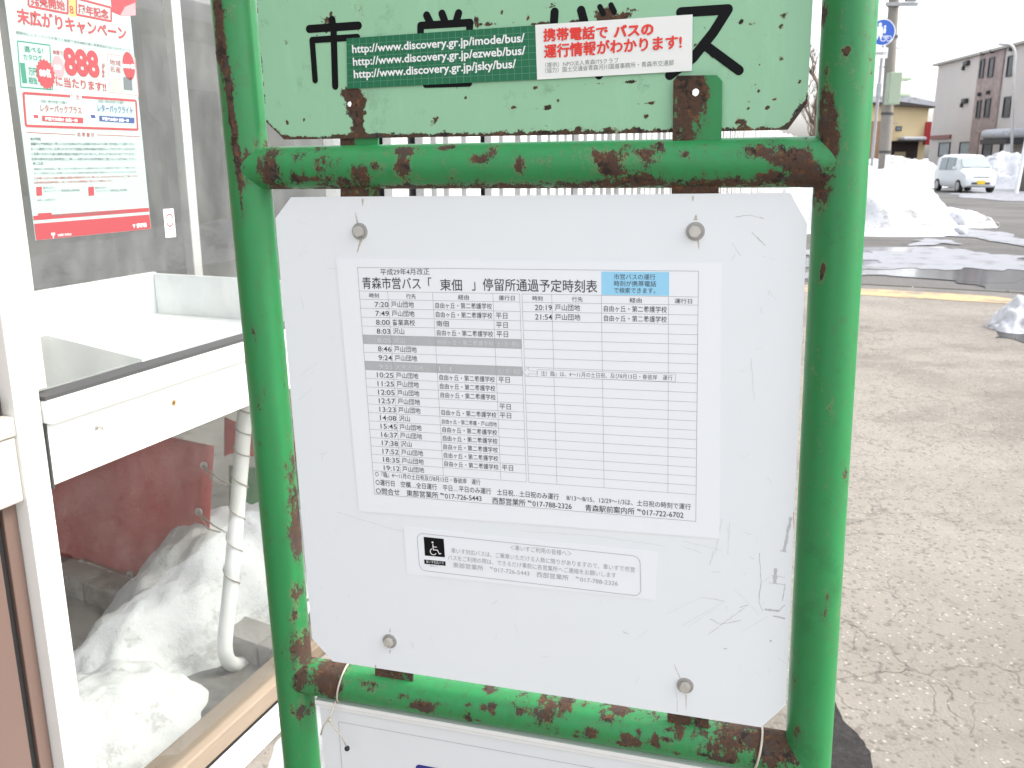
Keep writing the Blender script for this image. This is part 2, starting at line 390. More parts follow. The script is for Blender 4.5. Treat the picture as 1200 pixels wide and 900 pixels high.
for k in range(-9, 12):
    q = Matrix.Translation(kp(k * 1.0, 1.02)) @ Matrix.Rotation(math.atan2(kd.y, kd.x), 4, 'Z')
    box(bm, -.493, .493, -.075, .075, -.05, .008, .004, q)
obj('kerb', bm, mat('dark kerb stone', (.10, .095, .085), .85, var=.2, scale=6))['kind'] = 'structure'
def blob_pts(poly, n=90, amp=.12, seed=0, sc=1.5):
    """irregular edge round a rough outline of ground points"""
    L = []; tot = 0; m = len(poly)
    P = [Vector((p[0], p[1], 0)) for p in poly]; c = sum(P, Vector()) / m
    out = []
    for i in range(m):
        a, b = P[i], P[(i + 1) % m]; k = max(2, int(n * (b - a).length / sum((P[j] - P[(j + 1) % m]).length for j in range(m))))
        for j in range(k):
            q = a.lerp(b, j / k); dd = (q - c); q = q + dd.normalized() * noise.fractal(Vector((q.x * sc, q.y * sc, seed)), .8, 2.1, 5) * amp * 2
            out.append((q.x, q.y))
    return out
def patch(name, pix, z, m, amp, seed, label=None, cat=None, kind='structure', sc=1.5, n=90):
    o = sheet(name, blob_pts([gr(*p) for p in pix], n, amp, seed, sc), z, m, kind)
    return tag(o, label, cat)
patch('puddle', [(940, 294), (1100, 290), (1205, 300), (1250, 325), (1180, 327), (1060, 322), (940, 326)], .004, WATER, .35, 1, sc=.6)
patch('slush', [(960, 296), (1130, 293), (1215, 300), (1215, 316), (1120, 318), (1000, 315)], .008, SLUSH, .5, 5, sc=.8)
patch('puddle', [(1120, 324), (1215, 322), (1230, 347), (1160, 341)], .003, WATER, .12, 2)
patch('slush', [(1125, 268), (1180, 274), (1215, 287), (1215, 292), (1150, 281), (1110, 276)], .008, SLUSH, .3, 6, sc=1)
patch('slush', [(1150, 219), (1240, 222), (1240, 238), (1170, 236), (1125, 229)], .009, SLUSH, .8, 8, sc=.3)
patch('slush', [(1080, 279), (1125, 283), (1130, 287), (1070, 288)], .010, SLUSH, .2, 9)
patch('wet_patch', [(930, 815), (978, 822), (988, 846), (1003, 862), (1020, 884), (1026, 930), (930, 930)], .004, WET, .007, 3, sc=9, n=260)
patch('wet_patch', [(1168, 396), (1200, 402), (1240, 410), (1240, 380), (1185, 380)], .004, WET, .06, 4, sc=4)

# ------------------------------------------------------------------ snow heaps
def snow_heap(name, c, rx, ry, h, seed, label, m=SNOW, rot=0.0, res=72, rough=.35, fr=1.6, power=1.0, group=None, lumps=0):
    bm = new(); N = res; V = []
    for j in range(N + 1):
        row = []
        for i in range(N + 1):
            u, v = -1.15 + 2.3 * i / N, -1.15 + 2.3 * j / N
            q = Vector((u * rx, v * ry, seed * 7.3))
            e = noise.fractal(q * (fr * .6 / max(.3, min(rx, ry)) ** .5), 1.0, 2.0, 3) * .35
            r = math.hypot(u, v) + e * .55
            f = max(0.0, 1 - r * r) ** power if r < 1 else -(r - 1) * .8
            z = h * f
            if f > 0:
                a = min(1, f * 3)
                z += a * h * rough * .62 * noise.fractal(q * fr * 1.5, 1.15, 2.1, 6)
                z -= a * h * rough * .22 * abs(noise.noise(q * fr * 3.5)) 
            x, y = u * rx, v * ry
            row.append(bm.verts.new((x * cos(rot) - y * sin(rot), x * sin(rot) + y * cos(rot), max(z, -.06))))
        V.append(row)
    for j in range(N):
        for i in range(N):
            q4 = (V[j][i], V[j][i + 1], V[j + 1][i + 1], V[j + 1][i])
            if max(v.co.z for v in q4) > -.05: bm.faces.new(q4)
    bmesh.ops.delete(bm, geom=[v for v in bm.verts if not v.link_faces], context='VERTS')
    rr = random.Random(seed)
    for k in range(lumps):
        a = rr.uniform(0, 2 * pi); r = rr.uniform(.55, 1.0); s = h * rr.uniform(.08, .2)
        p = Vector((r * rx * cos(a), r * ry * sin(a), s * .4)); p = Matrix.Rotation(rot, 3, 'Z') @ p
        vs = bmesh.ops.create_icosphere(bm, subdivisions=2, radius=s)['verts']
        for v in vs: v.co = v.co * (1 + .5 * noise.noise(v.co * (2.2 / s) + Vector((k, 0, 0)))) + p
    o = obj(name, bm, m, smooth=True); o.location = (c[0], c[1], 0)
    return tag(o, label, 'snow heap', group or 'snow heaps along the street')
snow_heap('snow_heap', (7.25, 21.8), 3.0, 4.4, 1.45, 3, 'tall white snow heap banked around the utility pole', rough=.46, fr=.85, res=110, lumps=26)
p = gr(1118, 264); snow_heap('snow_heap', (p.x, p.y), 1.0, .7, .36, 5, 'low lumpy snow ridge with a brown lump at the roadside end of the pole heap', SNOWD, rough=.5, fr=1.8, lumps=9)
p = gr(1212, 388); snow_heap('snow_heap', (p.x, p.y + .1), .36, .30, .27, 11, 'small dirty snow lump on the pavement at the right edge', SNOW, rough=.55, fr=4, lumps=14)
snow_heap('snow_heap', (20.8, 50), 4.2, 2.6, 1.45, 7, 'dirty ploughed snow heap in front of the yellow house, left of the car', SNOWD, rough=.45, fr=.7, lumps=14)
snow_heap('snow_heap', (25.6, 47.5), 2.9, 2.3, 1.75, 9, 'clean ploughed snow heap to the right of the parked white car', SNOW, rough=.4, fr=.7, lumps=14)
a = lw(2.5, -.38); snow_heap('snow_heap', (a.x, a.y), 1.3, .40, .30, 13, 'low snow heap on the pavement between the sign and the shop window', SNOW, rot=pi / 2 - PA, rough=.4, fr=2.4, lumps=16, res=100)
# ------------------------------------------------------------------ shop
shop = empty('shop', W.mat(), 'old shop front with white aluminium window frame and big glass panes left of the sign', 'shop')
def sp(name, bm, m, parent=shop, **k): return obj(name, bm, m, parent, **k)
bm = new(); box(bm, 1.105, 1.132, -.016, .07, .0, 2.6, .003); box(bm, 1.134, 1.170, -.004, .07, .0, 2.6, .003); sp('corner_post', bm, ALU, smooth=True, sharp=30)
bm = new(); box(bm, 1.172, 1.212, .022, .06, 1.086, 2.5, .002); sp('inner_trim', bm, ALUD)
rail = sp('transom_rail', box(new(), 1.172, 2.3, -.022, .05, 1.030, 1.0735, .003), ALU, smooth=True, sharp=30)
sp('glazing_channel', box(new(), 1.172, 2.3, -.014, .03, 1.0745, 1.0815), GASKET)
bd = sp('kick_board', box(new(), 1.172, 2.3, -.006, .02, .911, 1.0285, .002), ALU)
sp('board_joint', box(new(), 1.1705, 1.174, -.0075, .0, .905, 1.03), GASKET)
x, z = W.uv(115, 500, -.01)
bm = new(); cyl(bm, (x, -.006, z), (0, -1, 0), .0055, .003); cyl(bm, (x, -.008, z), (0, -1, 0), .003, .012, 16); cyl(bm, (x, -.02, z), (0, -1, 0), .0058, .006, 20, .0045)
sp('knob', bm, STEEL, bd, smooth=True, sharp=40)
x, z = W.uv(204, 472, -.007)
RUSTY = mat('rust stain', (.33, .2, .08), .8, var=.3, scale=300)
sp('keyhole', flat(new(), circ(x, z, .0075, 18, .15), -.0065), RUSTY, bd); sp('keyhole_slot', flat(new(), circ(x, z, .003, 12), -.0068), BLACKM, bd)
sp('window_pane', box(new(), 1.19, 2.28, .034, .040, 1.075, 2.46), GLASS)
sp('lower_pane', box(new(), 1.16, 2.28, .024, .030, .10, .918), GLASSL)
sp('wooden_sill', box(new(), 1.172, 2.3, .0, .09, .068, .120, .004), WOOD)
sp('base_ledge', box(new(), 1.172, 2.3, -.03, .09, .0, .0655, .004), ALU)
sp('base_gasket', box(new(), 1.172, 2.3, -.005, .03, .0655, .0678), BLACKM)
# door side, left of the post
sl0 = W.uv(0, 600)[0]; sr0 = W.uv(8, 600)[0]
door = sp('door', box(new(), .25, sl0 - .001, .012, .05, .02, 2.2, .003), BRONZE)
sp('door_gasket', box(new(), sl0, sr0, .02, .045, .02, 2.2), BLACKM, door)
sp('door_jamb', box(new(), sr0 + .001, 1.104, .012, .06, .0, 2.6, .002), BRONZE)
bx0, bz0 = W.uv(0, 592); bx1, bz1 = W.uv(10, 492)
sp('push_plate', box(new(), .6, 1.1025, -.012, .0115, bz0 - .005, bz1 - .03, .004), ALUD, door)
sp('push_plate_lip', box(new(), .6, 1.1025, -.016, .0115, bz1 - .028, bz1 + .008, .004), ALUD, door)
sp('door_lock', box(new(), 1.06, 1.09, -.006, .011, bz1 + .012, bz1 + .04, .004), BLACKM, door)
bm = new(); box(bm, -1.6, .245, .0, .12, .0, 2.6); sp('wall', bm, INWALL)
SHOPW = mat('cream shop wall', (.45, .42, .37), .8, var=.1, scale=2)
bm = new(); box(bm, -1.6, 2.3, .0, .12, 2.505, 3.1); sp('fascia', bm, SHOPW)
sp('roof', box(new(), -1.8, 2.5, -.02, 4.2, 3.105, 3.3), SHOPW)
sp('end_post', box(new(), 2.302, 2.36, -.01, .08, .0, 2.5), ALU)
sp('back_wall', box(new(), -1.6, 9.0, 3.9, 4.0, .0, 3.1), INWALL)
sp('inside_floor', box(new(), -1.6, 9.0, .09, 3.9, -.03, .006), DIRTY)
xa, za = W.uv(212, 130, 1.02); xb, _ = W.uv(222, 130, 1.02)
sp('inner_mullion', box(new(), xa, xb, 1.02, 1.06, .6, 2.9, .003), ALU)
# concrete edging blocks inside
A = wl(gr(72, 676, .03)); B = wl(gr(262, 744, .03)); ang = math.atan2(B.y - A.y, B.x - A.x)
edg = empty('concrete_edging', None, 'row of dirty concrete edging blocks on the floor below the red sheet', 'edging', loc=lw(A.x, A.y, .006))
edg.rotation_euler = (0, 0, ang + pi / 2 - PA)
L = math.hypot(B.x - A.x, B.y - A.y)
for k in range(-2, 7):
    x0 = L * (k) / 4.0
    obj('edging_block', box(new(), x0, x0 + L / 4.0 - .006, -.055, .055, .0, .075 + random.uniform(-.006, .006), .008), CONC, edg, smooth=True, sharp=40)
# display tray with low walls
zt = .97
cx, cy, _ = wl(gr(184, 367, zt))
tray = empty('display_tray', lw(0, 0) and Matrix.Translation(lw(1.25, .10, zt)) @ Matrix.Rotation(pi / 2 - PA, 4, 'Z'), 'white low walled display tray behind the shop window with a grey mat in it', 'display tray')
hz = 0
r1 = ray(187, 318); 
q = wl(Vector((0, 0, H)) + r1 * ((W.ey.dot(lw(cx, cy) - Vector((0, 0, H)))) / r1.dot(W.ey))); th = max(.05, q.z - zt)
def tl(s, y): return s - 1.25, y - .10
tx1, ty1 = tl(cx, cy)
obj('tray_floor', box(new(), -1.6, tx1, .0, ty1, -.03, .0), WHITEB, tray)
obj('back_wall', box(new(), -1.6, tx1 + .018, ty1 + .001, ty1 + .019, -.03, th, .003), WHITEB, tray)
obj('side_wall', box(new(), tx1 + .001, tx1 + .018, .0, ty1, -.03, th - .004, .003), WHITEB, tray)
obj('underside_box', box(new(), tx1 - .35, tx1 + .010, .12, ty1 - .1, -.16, -.031), INWALL, tray)
m1, m2, m3 = [wl(gr(*q_, zt)) for q_ in ((38, 391), (167, 424), (45, 461))]
bm = new(); pts = [(m3.x - .0, m3.y), (m2.x, m2.y), (m1.x, m1.y), (m1.x - 1.0, m1.y + .4), (m3.x - 1.0, m3.y)]
fa = [bm.verts.new((*tl(*p_), .002)) for p_ in pts]; fb = [bm.verts.new((*tl(*p_), .007)) for p_ in pts]
bm.faces.new(fb); 
for i in range(len(pts)): bm.faces.new((fa[i], fa[(i + 1) % len(pts)], fb[(i + 1) % len(pts)], fb[i]))
bmesh.ops.recalc_face_normals(bm, faces=bm.faces[:])
mt = obj('mat', bm, GREYMAT); mt.matrix_world = tray.matrix_world; tag(mt, 'flat grey mat lying in the white display tray', 'mat')
# added snow heaps imitating the snow mirrored in the lower pane
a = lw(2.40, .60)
snow_heap('snow_heap', (a.x, a.y), .86, .29, .29, 31, 'large added snow heap imitating mirrored snow in the lower shop window, behind the white pipe leg', SNOWREFL, rot=pi / 2 - PA, rough=.3, fr=3.2, lumps=10, res=100)
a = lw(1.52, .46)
snow_heap('snow_heap', (a.x, a.y), .46, .30, .15, 37, 'small added snow heap imitating mirrored snow in the bottom corner of the lower shop window', SNOWREFL, rot=pi / 2 - PA + .2, rough=.35, fr=4.5, lumps=8)
# red sheet, hung across the inside at x = 2.28
def uq(px, py):
    r = ray(px, py); c = Vector((0, 0, H)) - W.o; t = (2.28 - c.dot(W.ex)) / r.dot(W.ex); p_ = c + r * t; return p_.dot(W.ey), p_.z
def hang(name, pix, m, xs, label, cat, wav=.012):
    bm = new(); P4 = [uq(*p_) for p_ in pix]; N = 26; V = []
    for j in range(N + 1):
        row = []
        for i in range(N + 1):
            u, v = i / N, j / N
            a = Vector(P4[0]).lerp(Vector(P4[1]), u); b = Vector(P4[3]).lerp(Vector(P4[2]), u); q_ = a.lerp(b, v)
            sc_ = .018 * abs(sin(u * pi * 4)) * v ** 3
            row.append(bm.verts.new((xs + wav * noise.noise(Vector((q_.x * 4, q_.y * 2.5, xs * 9))) + wav * .6 * sin(q_.x * 17 + q_.y * 3), q_.x, q_.y + sc_)))
        V.append(row)
    for j in range(N):
        for i in range(N): bm.faces.new((V[j][i], V[j][i + 1], V[j + 1][i + 1], V[j + 1][i]))
    r = bmesh.ops.extrude_face_region(bm, geom=bm.faces[:])
    for e in r['geom']:
        if isinstance(e, bmesh.types.BMVert): e.co.x += .002
    bmesh.ops.recalc_face_normals(bm, faces=bm.faces[:])
    o = obj(name, bm, m, smooth=True); o.matrix_world = W.mat(); return tag(o, label, cat), P4
_, RP = hang('red_sheet', [(-60, 470), (252, 522), (243, 700), (-60, 622)], TARP, 2.28, 'red tarpaulin sheet laced with rope, hanging below the display tray', 'tarpaulin')
hang('red_sheet', [(236, 500), (345, 540), (345, 562), (236, 548)], TARP, 2.40, 'narrow red sheet strip behind the white pipe leg', 'tarpaulin')
hang('green_sheet', [(238, 560), (345, 572), (345, 622), (238, 606)], TARPG, 2.42, 'green tarpaulin strip behind the white pipe leg', 'tarpaulin')
# white pipe leg
fo = wl(gr(268, 783, .024)); yo = fo.y
def pl(px, py, y=None):
    u, z_ = W.uv(px, py, yo if y is None else y); return Vector((u, yo if y is None else y, z_))
pts = [pl(290, 440), pl(283, 540), pl(270, 690), pl(264, 745)]
b0 = pl(262, 772); e1 = pl(326, 750); e1.z = b0.z + .012; 
for k in range(1, 7):
    t = k / 7; pts.append(pts[3] * (1 - t) ** 2 + (pl(259, 790)) * 2 * t * (1 - t) + pl(290, 776) * t * t)
pts += [pl(290, 776), pl(330, 741), pl(400, 680)]
pr = 12.0 * (pl(283, 540) + W.o).length / F * .0 + .0125
PX = [p_ - fo for p_ in pts]
leg = tube(new(), PX, .0225, 20)
pipe = empty('pipe_stand', Matrix.Translation(lw(fo.x, fo.y, fo.z)) @ Matrix.Rotation(pi / 2 - PA, 4, 'Z'), 'bent white steel pipe leg standing behind the lower shop window', 'pipe stand')
obj('bent_pipe', leg, PIPEW, pipe, smooth=True)
# rope: spiral round the pipe, and lacing along the red sheet
bm = new(); sp_ = []
for k in range(150):
    t = k / 149; q_ = (PX[0].lerp(PX[1], min(1, t * 2)) if t < .5 else PX[1].lerp(PX[2], (t - .5) * 2)); a_ = t * 2 * pi * 8
    sp_.append(q_ + Vector((cos(a_), sin(a_), 0)) * .0250)
tube(bm, sp_, .0022, 6)
o = obj('rope', bm, ROPE, None, smooth=True); o.matrix_world = pipe.matrix_world.copy(); tag(o, 'thin grey rope wound in a spiral around the white pipe leg', 'rope')
bm = new(); eb = new()
for i, (u, v) in enumerate([(0.98, .12), (.97, .42), (.965, .72), (.93, .97), (.74, .955), (.56, .96), (.4, .965), (.22, .96)]):
    a = Vector(RP[0]).lerp(Vector(RP[1]), u); b = Vector(RP[3]).lerp(Vector(RP[2]), u); q_ = a.lerp(b, v)
    p0 = Vector((2.262, q_.x, q_.y)); cyl(eb, p0, (-1, 0, 0), .013, .006, 16)
    if v < .9: tgt = Vector((2.2, q_.x - .16, q_.y - .03))
    else: tgt = Vector((2.14, q_.x - .05, .085))
    mid = p0.lerp(tgt, .5) + Vector((0, 0, -.012))
    tube(bm, [p0 + Vector((-.008, 0, 0)), mid, tgt], .0028, 6); 
    tube(bm, [p0 + Vector((-.008, 0, 0)), mid + Vector((-.01, .015, -.01)), tgt + Vector((.0, .03, 0))], .0028, 6)
lace = empty('lacing_rope', W.mat(), 'grey lacing rope through metal eyelets along the red sheet edge', 'rope')
obj('cord', bm, ROPE, lace, smooth=True); obj('eyelets', eb, STEEL, lace)

# poster and small sticker on the inside of the window
PY = .0335
def wq(pix): return [W.uv(*q_, PY) for q_ in pix]
c0 = W.uv(100, 160, PY)
def wobj(name, bm, m, parent): return obj(name, xf(bm, Matrix.Translation((-c0[0], 0, -c0[1]))), m, parent)
post = empty('poster', W.mat() @ Matrix.Translation((c0[0], 0, c0[1])), 'red and white campaign poster stuck on the upper shop window', 'poster')
PL, PR_ = W.uv(40, 270, PY)[0], W.uv(176, 260, PY)[0]; PB = W.uv(110, 275, PY)[1]; PT = PB + .60
wobj('sheet', box(new(), PL, PR_, PY - .0006, PY, PB, PT), POSTERM, post)
Y1, Y2, Y3 = PY - .0009, PY - .0011, PY - .0013
RB, KB, WB, GB, PB_, YB, BB, TB = [new() for _ in range(8)]
def pq(bm, pix, y=Y1): flat(bm, wq(pix), y)
def ring(bm, pix, wd, y=Y1):
    q_ = wq(pix)
    for i in range(len(q_)): line(bm, q_[i], q_[(i + 1) % len(q_)], wd, y - i * 1e-5)
def pt(bm, s, p0, p1, h, bold=.0, y=Y2): tx(bm, W, y, s, p0, p1, h, bold)
z1 = W.uv(100, 278, PY)[1]
flat(RB, [(PL + .001, PB + .0005), (PR_ - .001, PB + .0005), (PR_ - .001, PB + .030), (PL + .001, PB + .030)], Y1)
flat(RB, [(PL + .001, PB + .036), (PR_ - .001, PB + .036), (PR_ - .001, PB + .044), (PL + .001, PB + .044)], Y1)
flat(RB, [(PL + .0, PT - .06), (PR_ - .0, PT - .06), (PR_ - .0, PT - .001), (PL + .0, PT - .001)], Y1)
# cartoon ribbon block at the upper right
pq(RB, [(128, -12), (158, -12), (159, 8), (140, 18), (131, 14)]); pq(PB_, [(146, 8), (158, 3), (158.5, 18), (140, 19)], Y2)
ring(RB, [(33, -12), (79, -3), (79, 16), (33, 7)], .004); ring(RB, [(89, -2), (130, 9), (130, 25), (89, 17)], .004)
pt(RB, '発売開始', (36, 6), (77, 13), 13, .03); pt(RB, '周年記念', (92, 16), (128, 23), 12, .03)
pq(YB, [(80, -14), (88, -13), (89, 20), (81, 19)]); pt(RB, '8', (82, 16), (87, 17), 10, .03)
pt(RB, '末広がりキャンペーン', (21, 28), (149, 48), 19, .035)
pt(KB, '期間中にレターパックを買うと抽選で合計888名様に豪華賞品が当たる大チャンス', (19, 40), (153, 61), 4)
ring(GB, [(20, 48), (58, 53), (61, 105), (24, 102)], .002)
pt(GB, '選べる!', (29, 61), (51, 63), 7, .01); pt(GB, 'カタログ', (28, 70), (50, 72), 7, .01); pt(GB, '1', (26.5, 97), (32, 97.5), 23, .05); pt(GB, '万円', (34, 88), (44, 89), 9, .02); pt(GB, '相当', (34, 98), (44, 99), 8, .02)
cx_, cz_ = W.uv(53, 87, PY)
star = []
for k in range(36):
    rr = .0215 if k % 2 else .0185; star.append((cx_ + rr * cos(2 * pi * k / 36), cz_ + rr * 1.25 * sin(2 * pi * k / 36)))
flat(RB, star, Y2); pt(WB, '88名', (47, 90), (60, 91), 10, .03, Y3)
cx_, cz_ = W.uv(68, 78.5, PY); flat(PB_, [(cx_ + .0135 * cos(k * pi / 12), cz_ + .02 * sin(k * pi / 12)) for k in range(24)], Y2); pt(WB, '合計', (63.5, 81), (72.5, 82), 6, .02, Y3)
pt(RB, '抽選で', (62, 63), (74, 65), 5, .01); pt(RB, '888', (77, 88.5), (118, 92), 33, .05); pt(RB, '名様', (119.5, 91), (123, 92), 18, .02)
pt(RB, 'に当たります!!', (66, 101), (125, 108), 12, .025)
ring(PB_, [(125, 63), (158, 68), (162, 112), (129, 108)], .0015)
pt(RB, '地域', (129, 76), (142, 78), 7, .0); pt(RB, '名産', (129, 84), (142, 86), 7, .0); cx_, cz_ = W.uv(150.5, 77.5, PY)
flat(RB, [(cx_ + .0165 * cos(k * pi / 12), cz_ + .027 * sin(k * pi / 12)) for k in range(24)], Y2); pt(WB, '800名', (144, 80), (158, 81), 6, .02, Y3)
pq(TB, [(131, 91), (143, 92), (144, 107), (132, 106)], Y2); pq(KB, [(144, 90), (154, 91), (155, 106), (145, 105)], Y2)
ring(RB, [(27, 109), (159, 118), (161, 152), (30, 147.5)], .0045)
pq(WB, [(82, 109), (95, 110), (95, 116), (82, 115)], Y2); pt(RB, '対象', (83, 115.5), (94, 116.5), 6, .01, Y3)
for (x0, col, lab) in ((34, RB, 'レターパックプラス'), (101, BB, 'レターパックライト')):
    pq(WB, [(x0, 117), (x0 + 9, 118), (x0 + 12, 142), (x0 + 2, 141)], Y2); pq(col, [(x0 + 4, 134), (x0 + 10, 134.5), (x0 + 11, 139), (x0 + 5, 138.5)], Y3)
    pt(KB, '全国一律の料金でお届け', (x0 + 14, 120), (x0 + 45, 122), 3.5)
    pt(col, lab, (x0 + 14, 131), (x0 + 62 - (7 if x0 > 60 else 0), 134), 9, .012)
    pq(col, [(x0 + 15, 135.5), (x0 + 63 - (7 if x0 > 60 else 0), 138), (x0 + 63 - (7 if x0 > 60 else 0), 144.5), (x0 + 15, 142)], Y2)
    pt(WB, '対面でお届け 全国一律', (x0 + 19, 141), (x0 + 57 - (7 if x0 > 60 else 0), 143.3), 4, .02, Y3)
line(RB, wq([(31, 155)])[0], wq([(88, 158)])[0], .0012, Y1); line(RB, wq([(113, 158)])[0], wq([(164, 160)])[0], .0012, Y1)
pt(RB, '応 募 要 項', (91, 160), (111, 161), 5, .01)
rows = ['■応募期間', '期間中に対象商品をご購入いただき応募はがきに必要事項を記入のうえ郵便切手を貼ってご応募ください', 'お一人様何口でもご応募いただけます当選者の発表は賞品の発送をもってかえさせていただきます', 'ご応募いただいた個人情報は賞品の発送以外には使用いたしませんのであらかじめご了承ください', '応募の締切は当日消印有効とし詳しくは窓口または応募用紙をご覧になってお確かめください']
for i, s_ in enumerate(rows):
    y_ = 163.5 + i * 5.9; pt(KB, s_, (36 + i * .3, y_ + 1), ((48 if i == 0 else 158) + i * .3, y_ + (1.2 if i == 0 else 1.0)), 3.6, .012)
pt(KB, '■ご注意', (39, 193), (51, 193.3), 3.4, .01)
for i, s_ in enumerate(rows[1:3]): pt(KB, s_, (40 + i * .3, 199.5 + i * 5), (160, 197.5 + i * 5), 2.6)
for i, s_ in enumerate(rows[3:5]): pt(RB, s_, (40 + i * .3, 210.5 + i * 5), (162 - 30 * i, 207.5 + i * 5.5), 2.9, .01)
for x0, wdt in ((42, 42), (103, 36)):
    pq(RB, [(x0, 219), (x0 + 6.5, 218.5), (x0 + 7, 229), (x0 + .5, 229.5)], Y2)
    pt(KB, '■お問い合わせ', (x0 + 9, 221.5), (x0 + 22, 221), 2.8); pt(KB, 'キャンペーン事務局お客様係', (x0 + 10, 225.5), (x0 + 10 + wdt, 224), 3)
pt(KB, '※詳しくは窓口まで', (44, 236), (66, 235), 2.8)
pq(RB, [(44, 250), (60, 249), (60.3, 255), (44.3, 256)], Y2); pt(KB, '応募方法などの詳細は郵便局窓口でお尋ねください', (62, 254), (150, 249), 3)
pt(WB, '日本郵便株式会社', (68, 277.2), (84, 275.8), 3, .01, Y3); pt(WB, '〒', (60.5, 279), (65, 278.7), 6, .03, Y3); pt(WB, '〒 郵便局', (156, 268), (172, 266.2), 5.5, .03, Y3)
for nm, b_, m_ in (('red_print', RB, POSTERR), ('grey_print', KB, POSTERK), ('white_print', WB, WHITEP), ('green_print', GB, POSTERG), ('pink_print', PB_, POSTERP), ('yellow_tag', YB, POSTERY), ('blue_print', BB, POSTERB), ('tan_picture', TB, POSTERT)):
    wobj(nm, b_, m_, post)
bm = new(); flat(bm, wq([(191, 245), (203, 244.5), (206, 277.5), (194, 278.5)]), PY - .0006)
s0 = W.uv(198, 260, PY); ws = obj('window_sticker', xf(bm, Matrix.Translation((-s0[0], 0, -s0[1]))), WHITEP)
ws.matrix_world = W.mat() @ Matrix.Translation((s0[0], 0, s0[1])); tag(ws, 'small white sticker with a red mark on the upper shop window', 'sticker')
bm = new(); c_ = wq([(198.5, 258)])[0]
for a0, a1 in ((200, 340), (20, 160)): 
    ps = [(c_[0] + .010 * cos(R_(a0 + (a1 - a0) * k / 8)) - s0[0], c_[1] + .013 * sin(R_(a0 + (a1 - a0) * k / 8)) - s0[1]) for k in range(9)]; stroke(bm, ps, .003, Y2)
obj('red_mark', bm, POSTERR, ws)
bm = new(); tx(bm, W, Y2, '防犯中', (195, 275), (204, 274.5), 5); obj('sticker_writing', xf(bm, Matrix.Translation((-s0[0], 0, -s0[1]))), POSTERK, ws)

# ------------------------------------------------------------------ the bus stop sign
stop = empty('bus_stop_sign', S.mat(), 'green rusty tube framed bus stop sign with pale green plate and white timetable panel', 'bus stop sign')
RP_ = .0242
PXM = .00083                                # metres per photo pixel on the sign, roughly
def tab_attr(o, blobs, fn=None):
    a = o.data.attributes.new('rust', 'FLOAT', 'POINT'); vals = []
    for v in o.data.vertices:
        x, z = v.co.x, v.co.z; s = 0
        for bx, bz, rx, rz, st in blobs:
            e = ((x - bx) / rx) ** 2 + ((z - bz) / rz) ** 2
            if e < 9: s += st * exp(-e)
        if fn: s += fn(v.co)
        vals.append(max(-.3, min(s, .8)))
    a.data.foreach_set('value', vals)
def B_(px, py, rx, ry, st, y=-.02):
    u, v = S.uv(px, py, y); return (u, v, rx * PXM, ry * PXM, st)
def pole(x, blobs, fn=None, ztop=None):
    bm = new(); n = 64; zs = [k * .006 for k in range(int((ztop or 2.0) / .006) + 1)]
    tube(bm, [(x, 0, z) for z in zs], RP_, n); o = obj('pole', bm, G_PAINT, stop, smooth=True, sharp=50); tab_attr(o, blobs, fn); return o
ZTOP = ZU + .36
LB = [B_(258, 0, 3.5, 10, .28), B_(261, 20, 3, 14, .24), B_(256, 10, 5, 50, .12), B_(266, 75, 4, 14, .22), B_(271, 110, 4.5, 26, .33), B_(276, 150, 5, 30, .34), B_(281, 195, 4.5, 28, .28), B_(285, 240, 3, 25, .2), B_(291, 185, 9, 14, .22), B_(303, 178, 8, 22, .26),
      B_(318, 290, 4, 30, .2), B_(322, 400, 4, 40, .18), B_(336, 560, 5, 50, .2), B_(341, 640, 6, 36, .22), B_(343, 700, 6, 24, .25), B_(348, 760, 16, 28, .30), B_(360, 790, 12, 34, .34), B_(352, 835, 12, 20, .2), B_(342, 725, 7, 10, .2), B_(330, 480, 5, 40, .2), B_(313, 250, 5, 40, .2), B_(337, 610, 6, 60, .16), B_(262, 50, 9, 40, .14), B_(288, 215, 9, 40, .12), B_(300, 400, 5, 30, .12), B_(318, 620, 5, 30, .14), B_(305, 470, 6, 20, .16), B_(306, 520, 4, 8, .2), B_(272, 130, 20, 60, .05), B_(255, 40, 12, 60, .08)]
RBl = [B_(962, 15, 7, 18, .26), B_(992, 60, 4.5, 5, .4), B_(966, 110, 6, 40, .18), B_(975, 130, 8, 20, .12), B_(972, 175, 12, 34, .28), B_(963, 225, 10, 24, .24), B_(964, 318, 3.5, 11, .3), B_(964, 300, 3, 20, .1), B_(1010, 60, 8, 60, .05), B_(990, 560, 4, 14, .2), B_(936, 860, 12, 26, .16), B_(930, 790, 5, 30, .1), B_(965, 710, 4, 40, .1), B_(975, 455, 4, 50, .06)]
pole(-HW, LB, ztop=ZTOP); pole(HW, RBl, ztop=ZTOP)
def bar(p0, p1, blobs, fn=None, name='crossbar', y0=0.0):
    a, b = S.uv(*p0, y0), S.uv(*p1, y0)
    k = (b[1] - a[1]) / (b[0] - a[0]); zA = a[1] + k * (-HW - a[0]); zB = a[1] + k * (HW - a[0])
    bm = new(); N = 240; tube(bm, [(-HW + .004 + (2 * HW - .008) * i / N, 0, zA + (zB - zA) * i / N) for i in range(N + 1)], .0236, 64)
    o = obj(name, bm, G_BAR, stop, smooth=True, sharp=50); tab_attr(o, blobs, fn); return (zA, zB), o
def rnd_blobs(x0, x1, ya, yb, n, smin, smax, seed):
    r = random.Random(seed); out = []
    for _ in range(n):
        t = r.random(); out.append(B_(x0 + (x1 - x0) * t, ya + (yb - ya) * t + r.uniform(-22, 20), r.uniform(smin, smax) * 1.8, r.uniform(smin, smax), r.uniform(.1, .26)))
    return out
